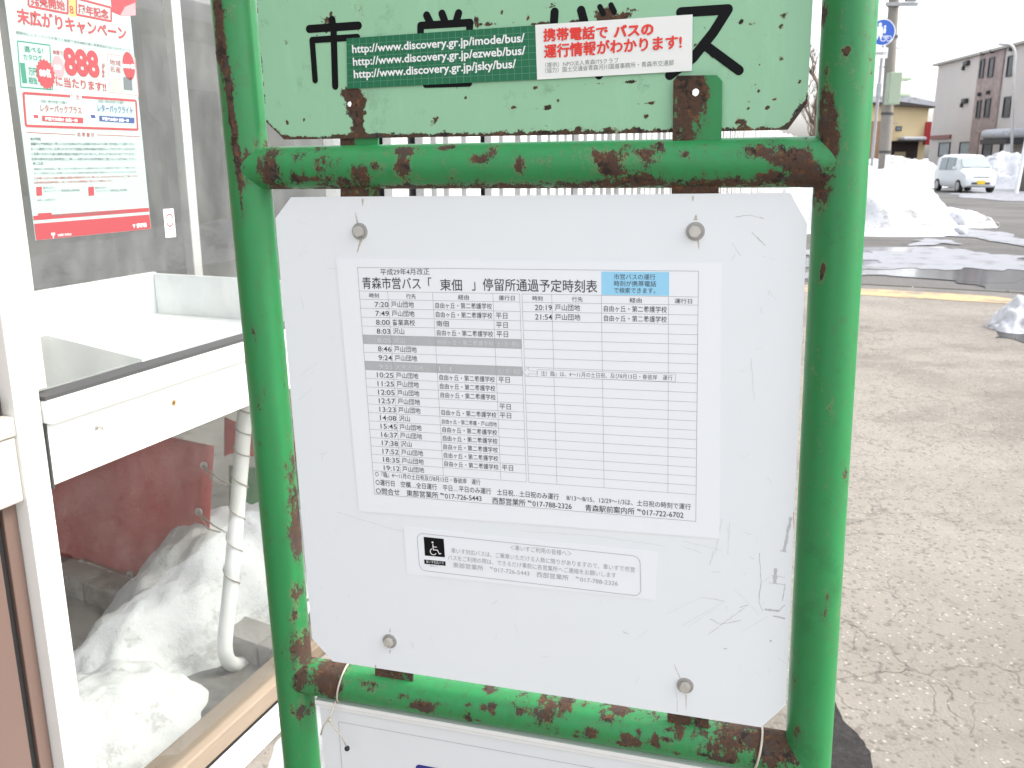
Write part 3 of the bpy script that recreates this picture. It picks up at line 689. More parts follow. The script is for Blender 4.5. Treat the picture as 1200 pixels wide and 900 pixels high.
(UA, UB), _ = bar((408, 196), (930, 190), [B_(318, 200, 16, 30, .26), B_(350, 182, 12, 9, .22), B_(380, 190, 14, 10, .2), B_(400, 212, 30, 9, .18), B_(472, 176, 18, 6, .26), B_(475, 195, 9, 16, .3), B_(520, 173, 14, 4, .25), B_(440, 195, 12, 6, .2), B_(610, 193, 10, 10, .22), B_(715, 182, 26, 7, .18), B_(720, 200, 24, 6, .16), B_(890, 178, 26, 8, .27), B_(930, 185, 12, 12, .2), B_(945, 200, 14, 20, .34), B_(760, 186, 18, 10, .14), B_(800, 180, 10, 5, .2)] + rnd_blobs(330, 930, 196, 190, 26, 3, 8, 3),
                  lambda c: .20 * exp(-((c.z - ZU + .022) / .006) ** 2))
(LA, LB2), _ = bar((413, 800), (861, 873), [B_(385, 795, 24, 30, .36), B_(350, 790, 16, 30, .3), B_(450, 783, 24, 9, .3), B_(500, 828, 14, 9, .3), B_(540, 804, 8, 5, .34), B_(905, 870, 34, 34, .34), B_(800, 845, 26, 9, .3), B_(795, 860, 10, 12, .22), B_(735, 866, 8, 10, .34), B_(745, 842, 22, 5, .26), B_(850, 862, 24, 12, .2), B_(640, 836, 14, 14, .26), B_(660, 830, 10, 14, .26), B_(840, 880, 30, 16, .15)] + rnd_blobs(420, 860, 801, 873, 70, 2.5, 6.5, 5))
bar((408, -250), (930, -262), [])
# name plate
PYf = -.004
def pu(px, py, y=PYf): return S.uv(px, py, y)
hl = pu(408, 122); hr = pu(815, 108)
ptop = ZTOP - .10
outer = [pu(333, 163.5), pu(660, 158), pu(923, 152), pu(946, 121), (pu(954, 0)[0] + .0, ptop), (pu(301, 0)[0], ptop), pu(312, 143)]
bm = curve_plate(outer, [circ(hl[0] + .001, hl[1], .0028, 12, .1), circ(hr[0], hr[1], .0036, 12, .1)], PYf, PYf + .002)
grid_cut(bm, .003, .003)
plate = obj('name_plate', bm, PLATE, stop)
bz = [(-1, 0)]
e0, e1_ = pu(333, 163.5), pu(923, 152)
ch0, ch1 = pu(923, 152), pu(946, 121); cl0, cl1 = pu(333, 163.5), pu(312, 143)
def segd(p, a, b):
    a, b, p = Vector(a), Vector(b), Vector(p); t = max(0, min(1, (p - a).dot(b - a) / (b - a).length_squared)); return (p - a - (b - a) * t).length
def plate_edge(c):
    p_ = (c.x, c.z); s = .30 * exp(-(segd(p_, e0, e1_) / .0042) ** 2) + .34 * exp(-(segd(p_, ch0, ch1) / .005) ** 2) + .3 * exp(-(segd(p_, cl0, cl1) / .003) ** 2)
    return s + .22 * exp(-((c.x - pu(952, 60)[0]) / .0022) ** 2) + .2 * exp(-((c.x - pu(306, 60)[0]) / .0015) ** 2)
PB2 = [B_(408, 122, 13, 17, .62), B_(402, 108, 15, 7, .34), B_(411, 150, 8, 10, .42), B_(420, 160, 34, 5, .3), B_(704, 14, 11, 8, .5), B_(725, 17, 9, 4, .42), B_(669, 23, 8, 3, .4), B_(630, 25, 14, 2.4, .36), B_(602, 25, 12, 1.6, .32), B_(565, 25, 10, 2, .36), B_(552, 22, 5, 7, .42), B_(582, 12, 4, 4, .36), B_(735, 10, 14, 2, .25), B_(835, 62, 9, 4, .36), B_(640, 4, 8, 4, .3), B_(622, 102, 5, 3, .4), B_(650, 97, 18, 1.4, .3), B_(735, 95, 8, 1.6, .36), B_(690, 98, 26, 1.4, .22), B_(638, 124, 4, 3, .42), B_(628, 125, 14, 1.4, .3), B_(757, 119, 14, 3, .32), B_(596, 125, 4, 2.4, .32), B_(865, 142, 8, 4, .36), B_(915, 66, 2.5, 2.5, .4), B_(888, 104, 3, 3, .32), B_(372, 22, 14, 9, .24), B_(415, 15, 10, 12, .22), B_(500, 143, 6, 5, .26), B_(600, 148, 50, 1.3, .2), B_(680, 150, 70, 4, .1), B_(880, 24, 6, 3, .26), B_(950, 110, 3, 30, .2)]
rr = random.Random(4)
for _ in range(60): PB2.append(B_(rr.uniform(315, 945), rr.uniform(5, 150), rr.uniform(1.2, 2.8), rr.uniform(1.4, 3.4), rr.uniform(.28, .46)))
tab_attr(plate, PB2, plate_edge)
# rust ring at the left hole; large brushed characters
bm = new(); LY = PYf - .0002
def st(pix, wpx, y=LY):
    ps = [pu(*p_) for p_ in pix]; return stroke(bm, ps, wpx * PXM * 1.06, y)
st([(362.5, 34), (420, 30)], 9.5); st([(389.5, 23), (391, 33), (393, 101)], 8.6, LY - .0001); st([(369.5, 94), (366, 47), (419, 43.5), (421, 84)], 7.6, LY - .0002)
st([(500, 18), (504, 26)], 9, LY); st([(518, 16), (521, 24)], 9, LY); st([(537.5, 15.5), (535, 24)], 9, LY); st([(493, 40), (493, 30), (551, 26.5), (550, 40)], 8.5, LY - .0001)
st([(505, 52), (540, 50), (540, 64), (505, 66), (505, 52)], 7, LY - .0002); st([(499, 78), (499, 99.5), (550, 98), (550, 76), (499, 78)], 7, LY - .0002)
st([(650, 14), (648, 45), (634, 86)], 9.5, LY); st([(681, 12), (690, 45), (702, 88)], 9.5, LY); st([(703, 8), (707, 16)], 6, LY); st([(716, 6), (720, 14)], 6, LY)
st([(798, 14.5), (853, 11), (836, 38), (812, 68), (785, 88)], 10.5, LY); st([(829, 55), (866, 82.5)], 10, LY - .0002)
obj('lettering', bm, INK, plate)
# mounting tabs
def tab(pix, y0, y1, hole=None, front=True):
    b_ = curve_plate([S.uv(*p_, y0) for p_ in pix], [circ(*S.uv(*hole, y0), .0036, 12, .12)] if hole else [], y0, y1)
    grid_cut(b_, .006, .006); o = obj('mounting_tab', b_, TABM, stop)
    hs_ = [B_(*hole, 12, 18, .3)] if hole else []; hx0 = S.uv(hole[0], hole[1], y0)[0] if hole else 0
    tab_attr(o, hs_ + [B_(*pix[0], 22, 10, .1)], (lambda c: .06 - .30 / (1 + exp(-(c.x - hx0 - .009 - .006 * noise.noise(Vector((c.x * 60, 0, c.z * 60)))) / .0035)) if hole else .1)); return o
tab([(788, 178), (845, 178), (846, 95), (840, 88), (794, 88.5), (789, 95)], PYf - .0058, PYf - .0022, (815, 108))
tab([(399, 182), (443, 182), (441, 100), (397, 100)], PYf + .0024, PYf + .006, (408.5, 122))
# white timetable panel
QY = -.012
def qv(px, py, y=QY): return S.uv(px, py, y)
pL, pR = qv(323, 260)[0], qv(946, 260)[0]; pT = ZB + .0022 + .5752 / 2; pB = ZB + .0022 - .5752 / 2
pTl, pTr = qv(345, 231)[1], qv(925, 226)[1]; pBl, pBr = qv(390, 775)[1], qv(890, 852)[1]
xr2 = qv(921, 830)[0]; xl2 = qv(365, 740)[0]
outer = [(qv(340, 0)[0] * 0 + qv(341, 231)[0], pTl), (qv(926, 226)[0], pTr), (pR, qv(948, 262)[1]), (xr2, qv(921, 826)[1]), (qv(892, 852)[0], pBr), (qv(390, 775)[0], pBl), (xl2, qv(366, 748)[1]), (pL, qv(322, 256)[1])]
panel = obj('timetable_panel', prism(new(), outer, QY, QY + .0016), PANELM, stop)
for px, py in ((422, 271), (815, 271), (457, 751), (803, 803)):
    x, z = qv(px, py); bm = new(); cyl(bm, (x, QY + .003, z), (0, -1, 0), .0092, .0045, 28)
    wsh = obj('bolt', bm, WASHER, panel)
    b2 = new(); rr_ = random.Random(px); a0 = rr_.uniform(0, 1)
    prism(b2, [(x + .0064 * cos(a0 + k * pi / 3), z + .0064 * sin(a0 + k * pi / 3)) for k in range(6)], QY - .0072, QY - .0016)
    bmesh.ops.bevel(b2, geom=b2.edges[:], offset=.0007, segments=2, affect='EDGES'); obj('bolt_head', b2, STEEL, wsh)
for pix in ([(399, 196), (443, 196), (443, 300), (399, 300)], [(787, 192), (842, 192), (842, 300), (787, 300)], [(437, 700), (480, 700), (484, 812), (440, 806)], [(779, 760), (827, 760), (831, 868), (783, 862)]):
    tab(pix, QY + .0025, QY + .006)
# rust runs and grime at the bolts and tabs
gr_ = new(); rr = random.Random(8); yy_ = QY - .00006
for px, py, dx, dy, l, wd in ((423, 281, -.3, 1, 16, 3.2), (419, 262, -.2, -1, 14, 2.2), (815, 258, .1, -1, 7, 5), (818, 281, .1, 1, 12, 2), (457, 741, 0, -1, 5, 1.6), (457, 762, 0, 1, 4, 1.6), (804, 814, 0, 1, 18, 1.3), (797, 794, -.5, -1, 12, 1.2), (425, 233, 0, 1, 9, 2.5), (812, 230, 0, 1, 6, 3), (440, 782, 0, -1, 3, 3), (930, 600, 0, 1, 20, 1.5)):
    L_, R2 = [], []
    for k in range(9):
        t = k / 8; w_ = wd * (1 - t) ** .7 * rr.uniform(.6, 1.2) + .25; L_.append(qv(px + dx * l * t - w_ / 2, py + dy * l * t)); R2.append(qv(px + dx * l * t + w_ / 2, py + dy * l * t))
    flat(gr_, L_ + R2[::-1], yy_); yy_ -= 2e-6
obj('rust_runs', gr_, mat('thin rust run', (.50, .44, .36), .6, var=.35, scale=160), panel)
# grey scuffs on the panel
sb, sf = new(), new(); yk = [QY - .0001]
def sc(b_, pix, wpx):
    q2 = []
    for (ax, ay), (bx_, by_) in zip(pix, pix[1:]):
        k_ = max(2, int(math.hypot(bx_ - ax, by_ - ay) / 4))
        for t_ in range(k_): q2.append((ax + (bx_ - ax) * t_ / k_ + (random.uniform(-.5, .5) if q2 else 0), ay + (by_ - ay) * t_ / k_ + (random.uniform(-.5, .5) if q2 else 0)))
    q2.append(pix[-1]); wpx *= .72; ps = [qv(*p_) for p_ in q2]
    for i in range(len(ps) - 1): line(b_, ps[i], ps[i + 1], wpx * PXM * random.uniform(.6, 1.15), yk[0] - (i % 2) * 4e-6)
    yk[0] -= 5e-7
for pix, wp in (([(927, 606), (922, 628), (919, 647)], 5), ([(914, 645), (922, 647)], 2), ([(909, 666), (908, 683)], 7), ([(901, 683), (920, 685.5)], 1.6), ([(904, 674), (920, 677)], 1.2), ([(920, 684), (917, 704)], 1.5), ([(890, 648), (892, 680), (889, 706), (894, 716)], 1.5), ([(896, 714), (913, 716)], 4.5), ([(913, 716), (920, 709)], 1.4), ([(906, 722), (920, 725)], 4), ([(830, 744), (848, 730), (873, 712)], 1), ([(832, 725), (845, 732)], 1.4), ([(845, 731), (868, 727)], 1.2), ([(822, 700), (848, 704)], .9), ([(878, 652), (884, 655)], .8), ([(902, 752), (904, 750)], 3), ([(848, 760), (852, 760)], 2.2), ([(834, 670), (844, 670)], .9), ([(867, 712), (877, 709)], 2), ([(881, 272), (897, 288)], 1.6), ([(862, 254), (880, 252), (895, 256)], 1.2), ([(797, 795), (790, 778)], .9), ([(793, 812), (794, 834)], .9), ([(730, 740), (737, 743)], 1.5), ([(484, 752), (484, 760)], .9)):
    sc(sb, pix, wp)
for pix, wp in (([(800, 640), (822, 648)], 1.2), ([(846, 608), (838, 650)], 1.6), ([(855, 612), (853, 650)], 1.2), ([(800, 634), (846, 645)], 1), ([(800, 733), (850, 704)], 1), ([(806, 735), (840, 712)], .8), ([(780, 720), (822, 700)], .8), ([(836, 646), (832, 662)], 2.2), ([(858, 285), (868, 300)], 1.5), ([(400, 310), (398, 330)], 1.2), ([(745, 750), (760, 738)], .8), ([(395, 600), (460, 620), (560, 640)], 1.3), ([(610, 622), (700, 628), (780, 640)], 1.0), ([(505, 745), (507, 752)], 1), ([(860, 690), (890, 720)], .8), ([(870, 740), (900, 722)], .8), ([(880, 420), (884, 470)], 1.4), ([(900, 340), (910, 352)], 1), ([(352, 440), (372, 425)], 1), ([(350, 470), (366, 455)], 1), ([(352, 345), (356, 362)], 1.2)):
    sc(sf, pix, wp)
rr = random.Random(12)
for _ in range(46):
    x, y = rr.choice([(rr.uniform(335, 400), rr.uniform(260, 740)), (rr.uniform(840, 935), rr.uniform(260, 820)), (rr.uniform(400, 900), rr.uniform(690, 820))])
    a = rr.uniform(0, pi); l = rr.uniform(2, 13)
    if y < 770 + (x - 390) * .14: sc(sf, [(x, y), (x + l * cos(a), y + l * sin(a))], rr.uniform(.6, 1.4))
obj('scuff_marks', sb, SCUFF, panel); obj('faint_scuffs', sf, SCUFFL, panel)

# ------------------------------------------------------------------ timetable sheet
def flatthing(name, c, label, cat):
    return empty(name, S.mat() @ Matrix.Translation((c[0], 0, c[1])), label, cat)
def put(name, bm, m, parent, c): return obj(name, xf(bm, Matrix.Translation((-c[0], 0, -c[1]))), m, parent)
TY = QY - .0006
tc = qv(620, 460)
tt = flatthing('timetable', tc, 'printed white bus timetable sheet stuck on the white panel', 'timetable')
sh = [qv(394, 303), qv(846, 308), qv(843, 631), qv(421, 599)]
put('sheet', prism(new(), sh, TY, QY - .0003), PAPER, tt, tc)
Ty = lambda k: TY - .00012 * k
ft = [qv(419, 313.4, TY), qv(818.5, 317.8, TY), qv(815.4, 611, TY), qv(439, 579, TY)]        # printed frame TL TR BR BL
hd = [qv(420.5, 341, TY), qv(817.5, 348, TY)]; h2 = [qv(421.6, 350.7, TY), qv(818, 357.6, TY)]; bt = [qv(437, 551.5, TY), qv(815, 579.5, TY)]
def lerp(a, b, t): return (a[0] + (b[0] - a[0]) * t, a[1] + (b[1] - a[1]) * t)
wA = lambda t: lerp(hd[0], hd[1], t)
def col_t(px, py):                       # fraction across the table of a header-row pixel
    x = qv(px, py, TY)[0]; return (x - hd[0][0]) / (hd[1][0] - hd[0][0])
ct = [0, col_t(454.5, 343), col_t(507, 344), col_t(577.6, 345), col_t(609, 346), col_t(611.8, 346), col_t(646.6, 347), col_t(704.7, 347), col_t(783.4, 348), 1]
def cell(t, r):                          # r = 0 top of first row .. 20 bottom
    if r < 0: return lerp(lerp(hd[0], hd[1], t), lerp(h2[0], h2[1], t), r + 1)
    return lerp(lerp(h2[0], h2[1], t), lerp(bt[0], bt[1], t), r / 20)
rl, kp_, pr_, gp, gl, bl = new(), None, new(), new(), new(), new()
LW = .00042
for i in range(4): line(rl, ft[i], ft[(i + 1) % 4], LW, Ty(1) - i * 1e-6)
for r in range(-1, 21):
    line(rl, cell(0, r), cell(ct[4], r), LW * .8, Ty(1.1)); line(rl, cell(ct[5], r), cell(1, r), LW * .8, Ty(1.15))
for t in ct[1:9]: line(rl, cell(t, -1), cell(t, 20), LW * .8, Ty(1.3))
def ct_text(bm, s, c0, c1, r, x0, x1, hh=.66, bold=.002, right=False, lift=.17):
    """writing in one table cell: x0,x1 = fraction of the cell its ink spans"""
    a = cell(ct[c0] + (ct[c1] - ct[c0]) * x0, r + 1 - lift); b = cell(ct[c0] + (ct[c1] - ct[c0]) * x1, r + 1 - lift)
    hgt = (cell(ct[c0], r)[1] - cell(ct[c0], r + 1)[1]) * hh
    put_text(bm, s, a, b, hgt, Ty(2), bold)
for c0, off in ((0, 0), (5, 0)):
    ct_text(pr_, '時刻', c0, c0 + 1, -1, .34, .68, .58, .004, lift=.2); ct_text(pr_, '行先', c0 + 1, c0 + 2, -1, .4, .62, .6, .004); ct_text(pr_, '経由', c0 + 2, c0 + 3, -1, .42, .6, .6, .004); ct_text(pr_, '運行日', c0 + 3, c0 + 4, -1, .2, .8, .6, .004)
TO, VIA = '戸山団地', '自由ヶ丘・第二養護学校'
rows = [('7:20', TO, VIA, ''), ('7:49', TO, VIA, '平日'), ('8:00', '商業高校', '南佃', '平日'), ('8:03', '沢山', VIA, '平日'), None, ('8:46', TO, '', ''), ('9:24', TO, '', ''), None, ('10:25', TO, VIA, '平日'), ('11:25', TO, VIA, ''), ('12:05', TO, VIA, ''), ('12:57', TO, '', '平日'), ('13:23', TO, VIA, '平日'), ('14:08', '沢山', '自由ヶ丘・第二養護・戸山団地', ''), ('15:45', TO, VIA, ''), ('16:37', TO, VIA, ''), ('17:38', '沢山', VIA, ''), ('17:52', TO, VIA, ''), ('18:35', TO, VIA, '平日'), ('19:12', TO, '', '')]
def row(r, q_, base, bm, hh=.68):
    tm, to, via, dy = q_; c0 = base
    ct_text(bm, tm, c0, c0 + 1, r, .96 - .085 * len(tm) * (1.32 if len(tm) == 4 else 1.3), .98, hh * .86)
    ct_text(bm, to, c0 + 1, c0 + 2, r, .05, .05 + .128 * len(to), hh)
    if via: ct_text(bm, via, c0 + 2, c0 + 3, r, .03, .97 if len(via) > 4 else .24, hh * (.8 if len(via) > 11 else .95))
    if dy: ct_text(bm, dy, c0 + 3, c0 + 4, r, .06, .5 if len(dy) < 4 else .9, hh * .95)
for r, q_ in enumerate(rows):
    if q_: row(r, q_, 0, pr_)
    else:
        flat(gp, [cell(0, r + .02), cell(ct[4], r + .02), cell(ct[4], r + .98), cell(0, r + .98)], Ty(.6))
        row(r, ('8:05', '沢山', VIA, '土・日・祝日') if r == 4 else ('9:55', '大矢沢団地', '・　・', '土・日・祝日'), 0, gl, .6)
row(0, ('20:19', TO, VIA, ''), 5, pr_); row(1, ('21:54', TO, VIA, ''), 5, pr_)
def tq(bm, s, p0, p1, h, bold=.004, k=2): tx(bm, S, Ty(k), s, p0, p1, h, bold)
tq(pr_, '平成29年4月改正', (446, 322.5), (503.5, 322), 7.6, .0)
tq(pr_, '青森市営バス「', (425, 338.5), (506, 339.5), 14, .006); tq(pr_, '東佃', (516, 340.5), (541.5, 341), 13.6, .006); tq(pr_, '」停留所通過予定時刻表', (553, 340.5), (700, 343.3), 14.6, .006)
flat(bl, [qv(704.6, 318.2, TY), qv(784.2, 318.8, TY), qv(784.2, 346.6, TY), qv(704.8, 345.6, TY)], Ty(.7))
for i, (s_, x1) in enumerate((('市営バスの運行', 768), ('時刻が携帯電話', 769), ('で検索できます。', 768))): tq(pr_, s_, (719.5, 327.5 + i * 8), (x1, 328 + i * 8), 6.6, .002)
# note box with arrow
nb = [qv(630, 433, TY), qv(792, 438.5, TY), qv(791.5, 447.5, TY), qv(629.6, 441.5, TY)]
wn = new(); flat(wn, nb, Ty(1.6)); flat(wn, [qv(612.5, 436.5, TY), qv(619.5, 430.5, TY), qv(619.5, 434, TY), qv(629.5, 434.6, TY), qv(629.5, 438.6, TY), qv(619.5, 438.2, TY), qv(619.5, 441.5, TY)], Ty(1.6))
ar = [qv(612.5, 436.5, TY), qv(619.5, 430.5, TY), qv(619.5, 434.4, TY), qv(629.4, 434.9, TY), qv(629.4, 438.2, TY), qv(619.5, 437.8, TY), qv(619.5, 441.5, TY)]
for i in range(4): line(rl, nb[i], nb[(i + 1) % 4], LW * .8, Ty(1.9) - i * 1e-6)
for i in range(7): line(rl, ar[i], ar[(i + 1) % 7], LW * .7, Ty(2.0) - i * 1e-6)
tq(pr_, '注）臨』は、4～11月の土日祝、及び8月13日・春彼岸　運行', (634, 440.4), (788, 446), 6, .0, 2.2)
tq(pr_, '○『臨』4～11月の土日祝及び8月13日・春彼岸　運行', (440, 558.5), (563, 568.5), 6.2, .001)
tq(pr_, '○運行日　空欄…全日運行　平日…平日のみ運行　土日祝…土日祝のみ運行', (440.5, 568.5), (655, 586), 7, .005); tq(pr_, '8/13～8/15、12/29～1/3は、土日祝の時刻で運行', (664, 586.5), (809.5, 597.6), 6.8, .003)
tq(pr_, '○問合せ　東部営業所 ℡017-726-5443', (441, 578.8), (564.5, 588), 7.4, .006); tq(pr_, '西部営業所 ℡017-788-2326', (577, 590.3), (670, 597.3), 7.8, .006); tq(pr_, '青森駅前案内所 ℡017-722-6702', (686, 599), (801, 607.7), 8, .006)
put('ruled_lines', rl, RULE, tt, tc); put('printed_text', pr_, PRINT, tt, tc); put('grey_rows', gp, GREYROW, tt, tc); put('pale_row_text', gl, mat('pale print', (.62, .63, .65), .6), tt, tc); put('blue_box', bl, LBLUE, tt, tc); put('note_box', wn, PAPER, tt, tc)
# wheelchair notice
nc = qv(620, 660); NY = QY - .0005
no_ = flatthing('wheelchair_notice', nc, 'small rounded notice with wheelchair symbol below the timetable sheet', 'notice')
put('sheet', prism(new(), [qv(473, 617), qv(771, 647), qv(768, 703), qv(477, 672)], NY, QY - .0002), PAPER, no_, nc)
a_, b_, c_, d2 = [Vector(qv(*p_, NY)) for p_ in ((488.5, 624.5), (750, 652), (749, 696), (492, 668))]
rb = new(); rim = []
ex_ = (b_ - a_); ez_ = (d2 - a_)
for x, z in roundrect(0, 1, 0, 1, .0001):
    pass
Wd, Ht = ex_.length, ez_.length; exn, ezn = ex_.normalized(), ez_.normalized()
rim = [a_ + exn * x + ezn * z for x, z in roundrect(0, Wd, 0, Ht, .008, 6)]
for i in range(len(rim)): line(rb, tuple(rim[i]), tuple(rim[(i + 1) % len(rim)]), .0006, NY - .0002 - i * 1e-6)
put('border_line', rb, GREYP, no_, nc)
kb, wb, gb = new(), new(), new()
flat(kb, [qv(*p_, NY) for p_ in ((496.5, 629), (520, 631.4), (521.5, 653), (498, 651))], NY - .0002)
flat(kb, [qv(*p_, NY) for p_ in ((497, 655.6), (522, 658), (522.3, 663), (497.5, 660.6))], NY - .0002)
def wst(pix, wp, y): return stroke(wb, [qv(*p_, NY) for p_ in pix], wp * PXM, y)
flat(wb, circ(*qv(507, 635.5, NY), 1.5 * PXM, 14), NY - .0004)
wst([(507.4, 638), (508, 644), (513, 644.6), (515, 649), (517, 648.4)], 1.3, NY - .0005); wst([(507.6, 640.4), (512, 640.9)], 1.1, NY - .0009)
cx_, cz_ = qv(508.2, 646, NY); wst_pts = [(cx_ + 4.6 * PXM * cos(R_(a)), cz_ + 4.6 * PXM * sin(R_(a))) for a in range(120, 345, 15)]; stroke(wb, wst_pts, 1.2 * PXM, NY - .0011)
tx(wb, S, NY - .0004, '車いす対応バス', (499.5, 659.6), (520, 661.5), 3, .0)
for s_, p0, p1, h in (('＜車いすご利用の皆様へ＞', (598, 644.5), (670, 652), 6.2), ('車いす対応バスは、ご乗車いただける人数に限りがありますので、車いすで市営', (529, 648), (744, 671), 6), ('バスをご利用の際は、できるだけ事前に各営業所へご連絡をお願いします', (525, 656), (722, 677.5), 6), ('東部営業所　℡017-726-5443　西部営業所　℡017-788-2326', (531, 665), (724, 687), 6.2)):
    tx(gb, S, NY - .0003, s_, p0, p1, h, .0)
tx(gb, S, NY - .0003, '優先バス', (504, 664), (513, 665), 2, .0)
put('black_squares', kb, INK, no_, nc); put('wheelchair_symbol', wb, WHITEP, no_, nc); put('printed_text', gb, GREYP, no_, nc)

# ------------------------------------------------------------------ sticker on the plate
sy = PYf - .0016; scn = S.uv(610, 60, sy)
stk = flatthing('web_address_sticker', scn, 'long green and white bus information sticker across the pale green plate', 'sticker')
def sv(px, py): return S.uv(px, py, sy)
put('green_strip', prism(new(), [sv(406, 45), sv(627.3, 29.6), sv(629.5, 93), sv(407, 104)], sy, sy + .0003), STK_G, stk, scn)
put('white_strip', prism(new(), [sv(627.3, 29.2), sv(811.7, 17), sv(811, 83), sv(629.6, 93.4)], sy - .0004, sy + .0002), mat('white sticker', (.78, .79, .76), .35, var=.02), stk, scn)
gl2 = new(); A0, A1, A2, A3 = sv(406, 45), sv(627.3, 29.6), sv(629.5, 93), sv(407, 104)
for k in range(1, 27): line(gl2, lerp(A0, A1, k / 27), lerp(A3, A2, k / 27), .0006, sy - .0001)
for k in range(1, 8): line(gl2, lerp(A0, A3, k / 8), lerp(A1, A2, k / 8), .0006, sy - .00015)
put('grid_lines', gl2, STK_L, stk, scn)
wt, rt, kt = new(), new(), new()
for s_, p0, p1 in (('http://www.discovery.gr.jp/imode/bus/', (413, 65.5), (615, 52.5)), ('http://www.discovery.gr.jp/ezweb/bus/', (414, 80.3), (616, 67.3)), ('http://www.discovery.gr.jp/jsky/bus/', (415, 95), (605, 82.8))):
    tx(wt, S, sy - .0003, s_, p0, p1, 12.8, .022, .0)
for k_ in range(5):
    dx_, dy_ = ((0, 0), (.5, 0), (-.5, 0), (0, .35), (0, -.35))[k_]
    def rx_(s_, p0, p1, h, b): tx(rt, S, sy - .0007 - k_ * 1e-4, s_, (p0[0] + dx_, p0[1] + dy_), (p1[0] + dx_, p1[1] + dy_), h, b)
    rx_('携帯電話で', (637, 48.7), (712, 45), 15, .006); rx_('バスの', (719.5, 44), (765.5, 40.5), 14, .02); rx_('運行情報がわかります!', (638, 68.3), (798.5, 57), 16, .006)
tx(kt, S, sy - .0007, '（提供）NPO法人青森ITSクラブ', (639, 79.3), (725, 73.5), 6, .0); tx(kt, S, sy - .0007, '（協力）国土交通省青森河川国道事務所・青森市交通部', (639, 85.8), (789.5, 76.5), 6.4, .0)
put('white_writing', wt, WHITEP, stk, scn); put('red_writing', rt, REDP, stk, scn); put('grey_writing', kt, mat('sticker grey print', (.22, .24, .23), .5), stk, scn)

# ------------------------------------------------------------------ hanging board and its wires
hy = -.010; hc = S.uv(640, 880, hy)
hb = flatthing('hanging_board', hc, 'white board with grey metal trim wired under the lower crossbar', 'board')
def hv(px, py): return S.uv(px, py, hy)
t0, t1 = Vector(hv(371, 820.5)), Vector(hv(640, 867.5)); e = (t1 - t0).normalized(); dn = Vector((e.y, -e.x)); wdt = .585
def hp(a, b): q_ = t0 + e * a + dn * b; return (q_.x, q_.y)
BOARD = mat('board white', (.72, .74, .75), .35, var=.02, dirt=(.58, .59, .58), dscale=7, dlo=.6, dhi=.85)
put('board_face', prism(new(), [hp(0.004, .004), hp(wdt - .004, .004), hp(wdt - .004, .40), hp(.004, .40)], hy, hy + .004), BOARD, hb, hc)
bm = new(); 
for b0_, b1_, yy in ((-.003, .0028, -.004), (.0034, .0075, -.0025)):
    prism(bm, [hp(0, b0_), hp(wdt, b0_), hp(wdt, b1_), hp(0, b1_)], hy + yy, hy + .006)
put('metal_trim', bm, ALU, hb, hc)
put('trim_groove', prism(new(), [hp(0, .0029), hp(wdt, .0029), hp(wdt, .0033), hp(0, .0033)], hy - .0035, hy + .006), GASKET, hb, hc)
bm = new(); line(bm, hp(.030, .026), hp(wdt - .03, .026), .0005, hy - .0002); line(bm, hp(.030, .026), hp(.030, .37), .0005, hy - .0003); put('thin_border', bm, RULE, hb, hc)
q_ = Vector(hv(487, 895)); aa = (q_ - t0).dot(e); bb_ = (q_ - t0).dot(dn)
put('blue_panel', flat(new(), [hp(aa + x, bb_ + z) for x, z in roundrect(0, .2, 0, .12, .006)], hy - .0004), NAVY, hb, hc)
def wire(px, lab, tail, seed):
    u = S.uv(px, 800, -.02)[0]; zc = LA + (LB2 - LA) * (u + HW) / (2 * HW); r = .0236 + .0016; bm = new()
    ps = []
    for k in range(26):
        a = 2 * pi * k / 26; ps.append((.006 * sin(a + .4), -cos(a) * r if True else 0, sin(a) * r))
    tube(bm, ps, .0013, 8, closed=True)
    if tail:
        tube(bm, [(-.004, -r * .8, -r * .65), (-.010, -.030, -r - .012), (-.004, -.030, -r - .022), (.006, -.0285, -r - .035), (.011, -.0275, -r - .05)], .0011, 7)
        tube(bm, [(-.010, -.030, -r - .010), (-.020, -.029, -r - .026), (-.026, -.026, -r - .04)], .0011, 7)
        for v in bmesh.ops.create_icosphere(bm, subdivisions=2, radius=.0032)['verts']: v.co += Vector((-.008, -.030, -r - .013))
    o = obj('wire_tie', bm, WIRE, None, smooth=True); o.matrix_world = S.mat() @ Matrix.Translation((u, 0, zc)); tag(o, lab, 'wire tie', 'wire ties on the lower crossbar')
    if tail:
        b2 = new()
        for v in bmesh.ops.create_icosphere(b2, subdivisions=2, radius=.0036)['verts']: v.co += Vector((.0115, -.0275, -r - .052))
        obj('dark_tip', b2, BLACKM, o, smooth=True)
wire(395, 'pale wire tie with a twisted tail at the left end of the lower crossbar', True, 1); wire(889, 'plain pale wire loop at the right end of the lower crossbar', False, 2)

# ------------------------------------------------------------------ slatted fence behind the sign, along the shop line
SLAT = mat('white fence slat', (.66, .66, .64), .5, var=.15, scale=3, dirt=(.4, .38, .35), dscale=4)
DARKF = mat('dark fence back', (.05, .05, .052), .7, var=.3)
fence = empty('slatted_fence', W.mat(), 'white slatted fence with dark gaps running behind the sign beyond the shop', 'fence')
rr = random.Random(5); bm = new(); x = 2.6
while x < 30:
    wd_ = rr.choice([.05, .07, .1, .12]) * (1 + x * .05); box(bm, x, x + wd_, .02, .05, .1, 2.0 + rr.uniform(-.02, .02)); x += wd_ + rr.choice([.04, .06, .1]) * (1 + x * .06)
obj('slats', bm, SLAT, fence)
obj('fence_back', box(new(), 2.55, 30, .07, .1, .0, 1.9), DARKF, fence)

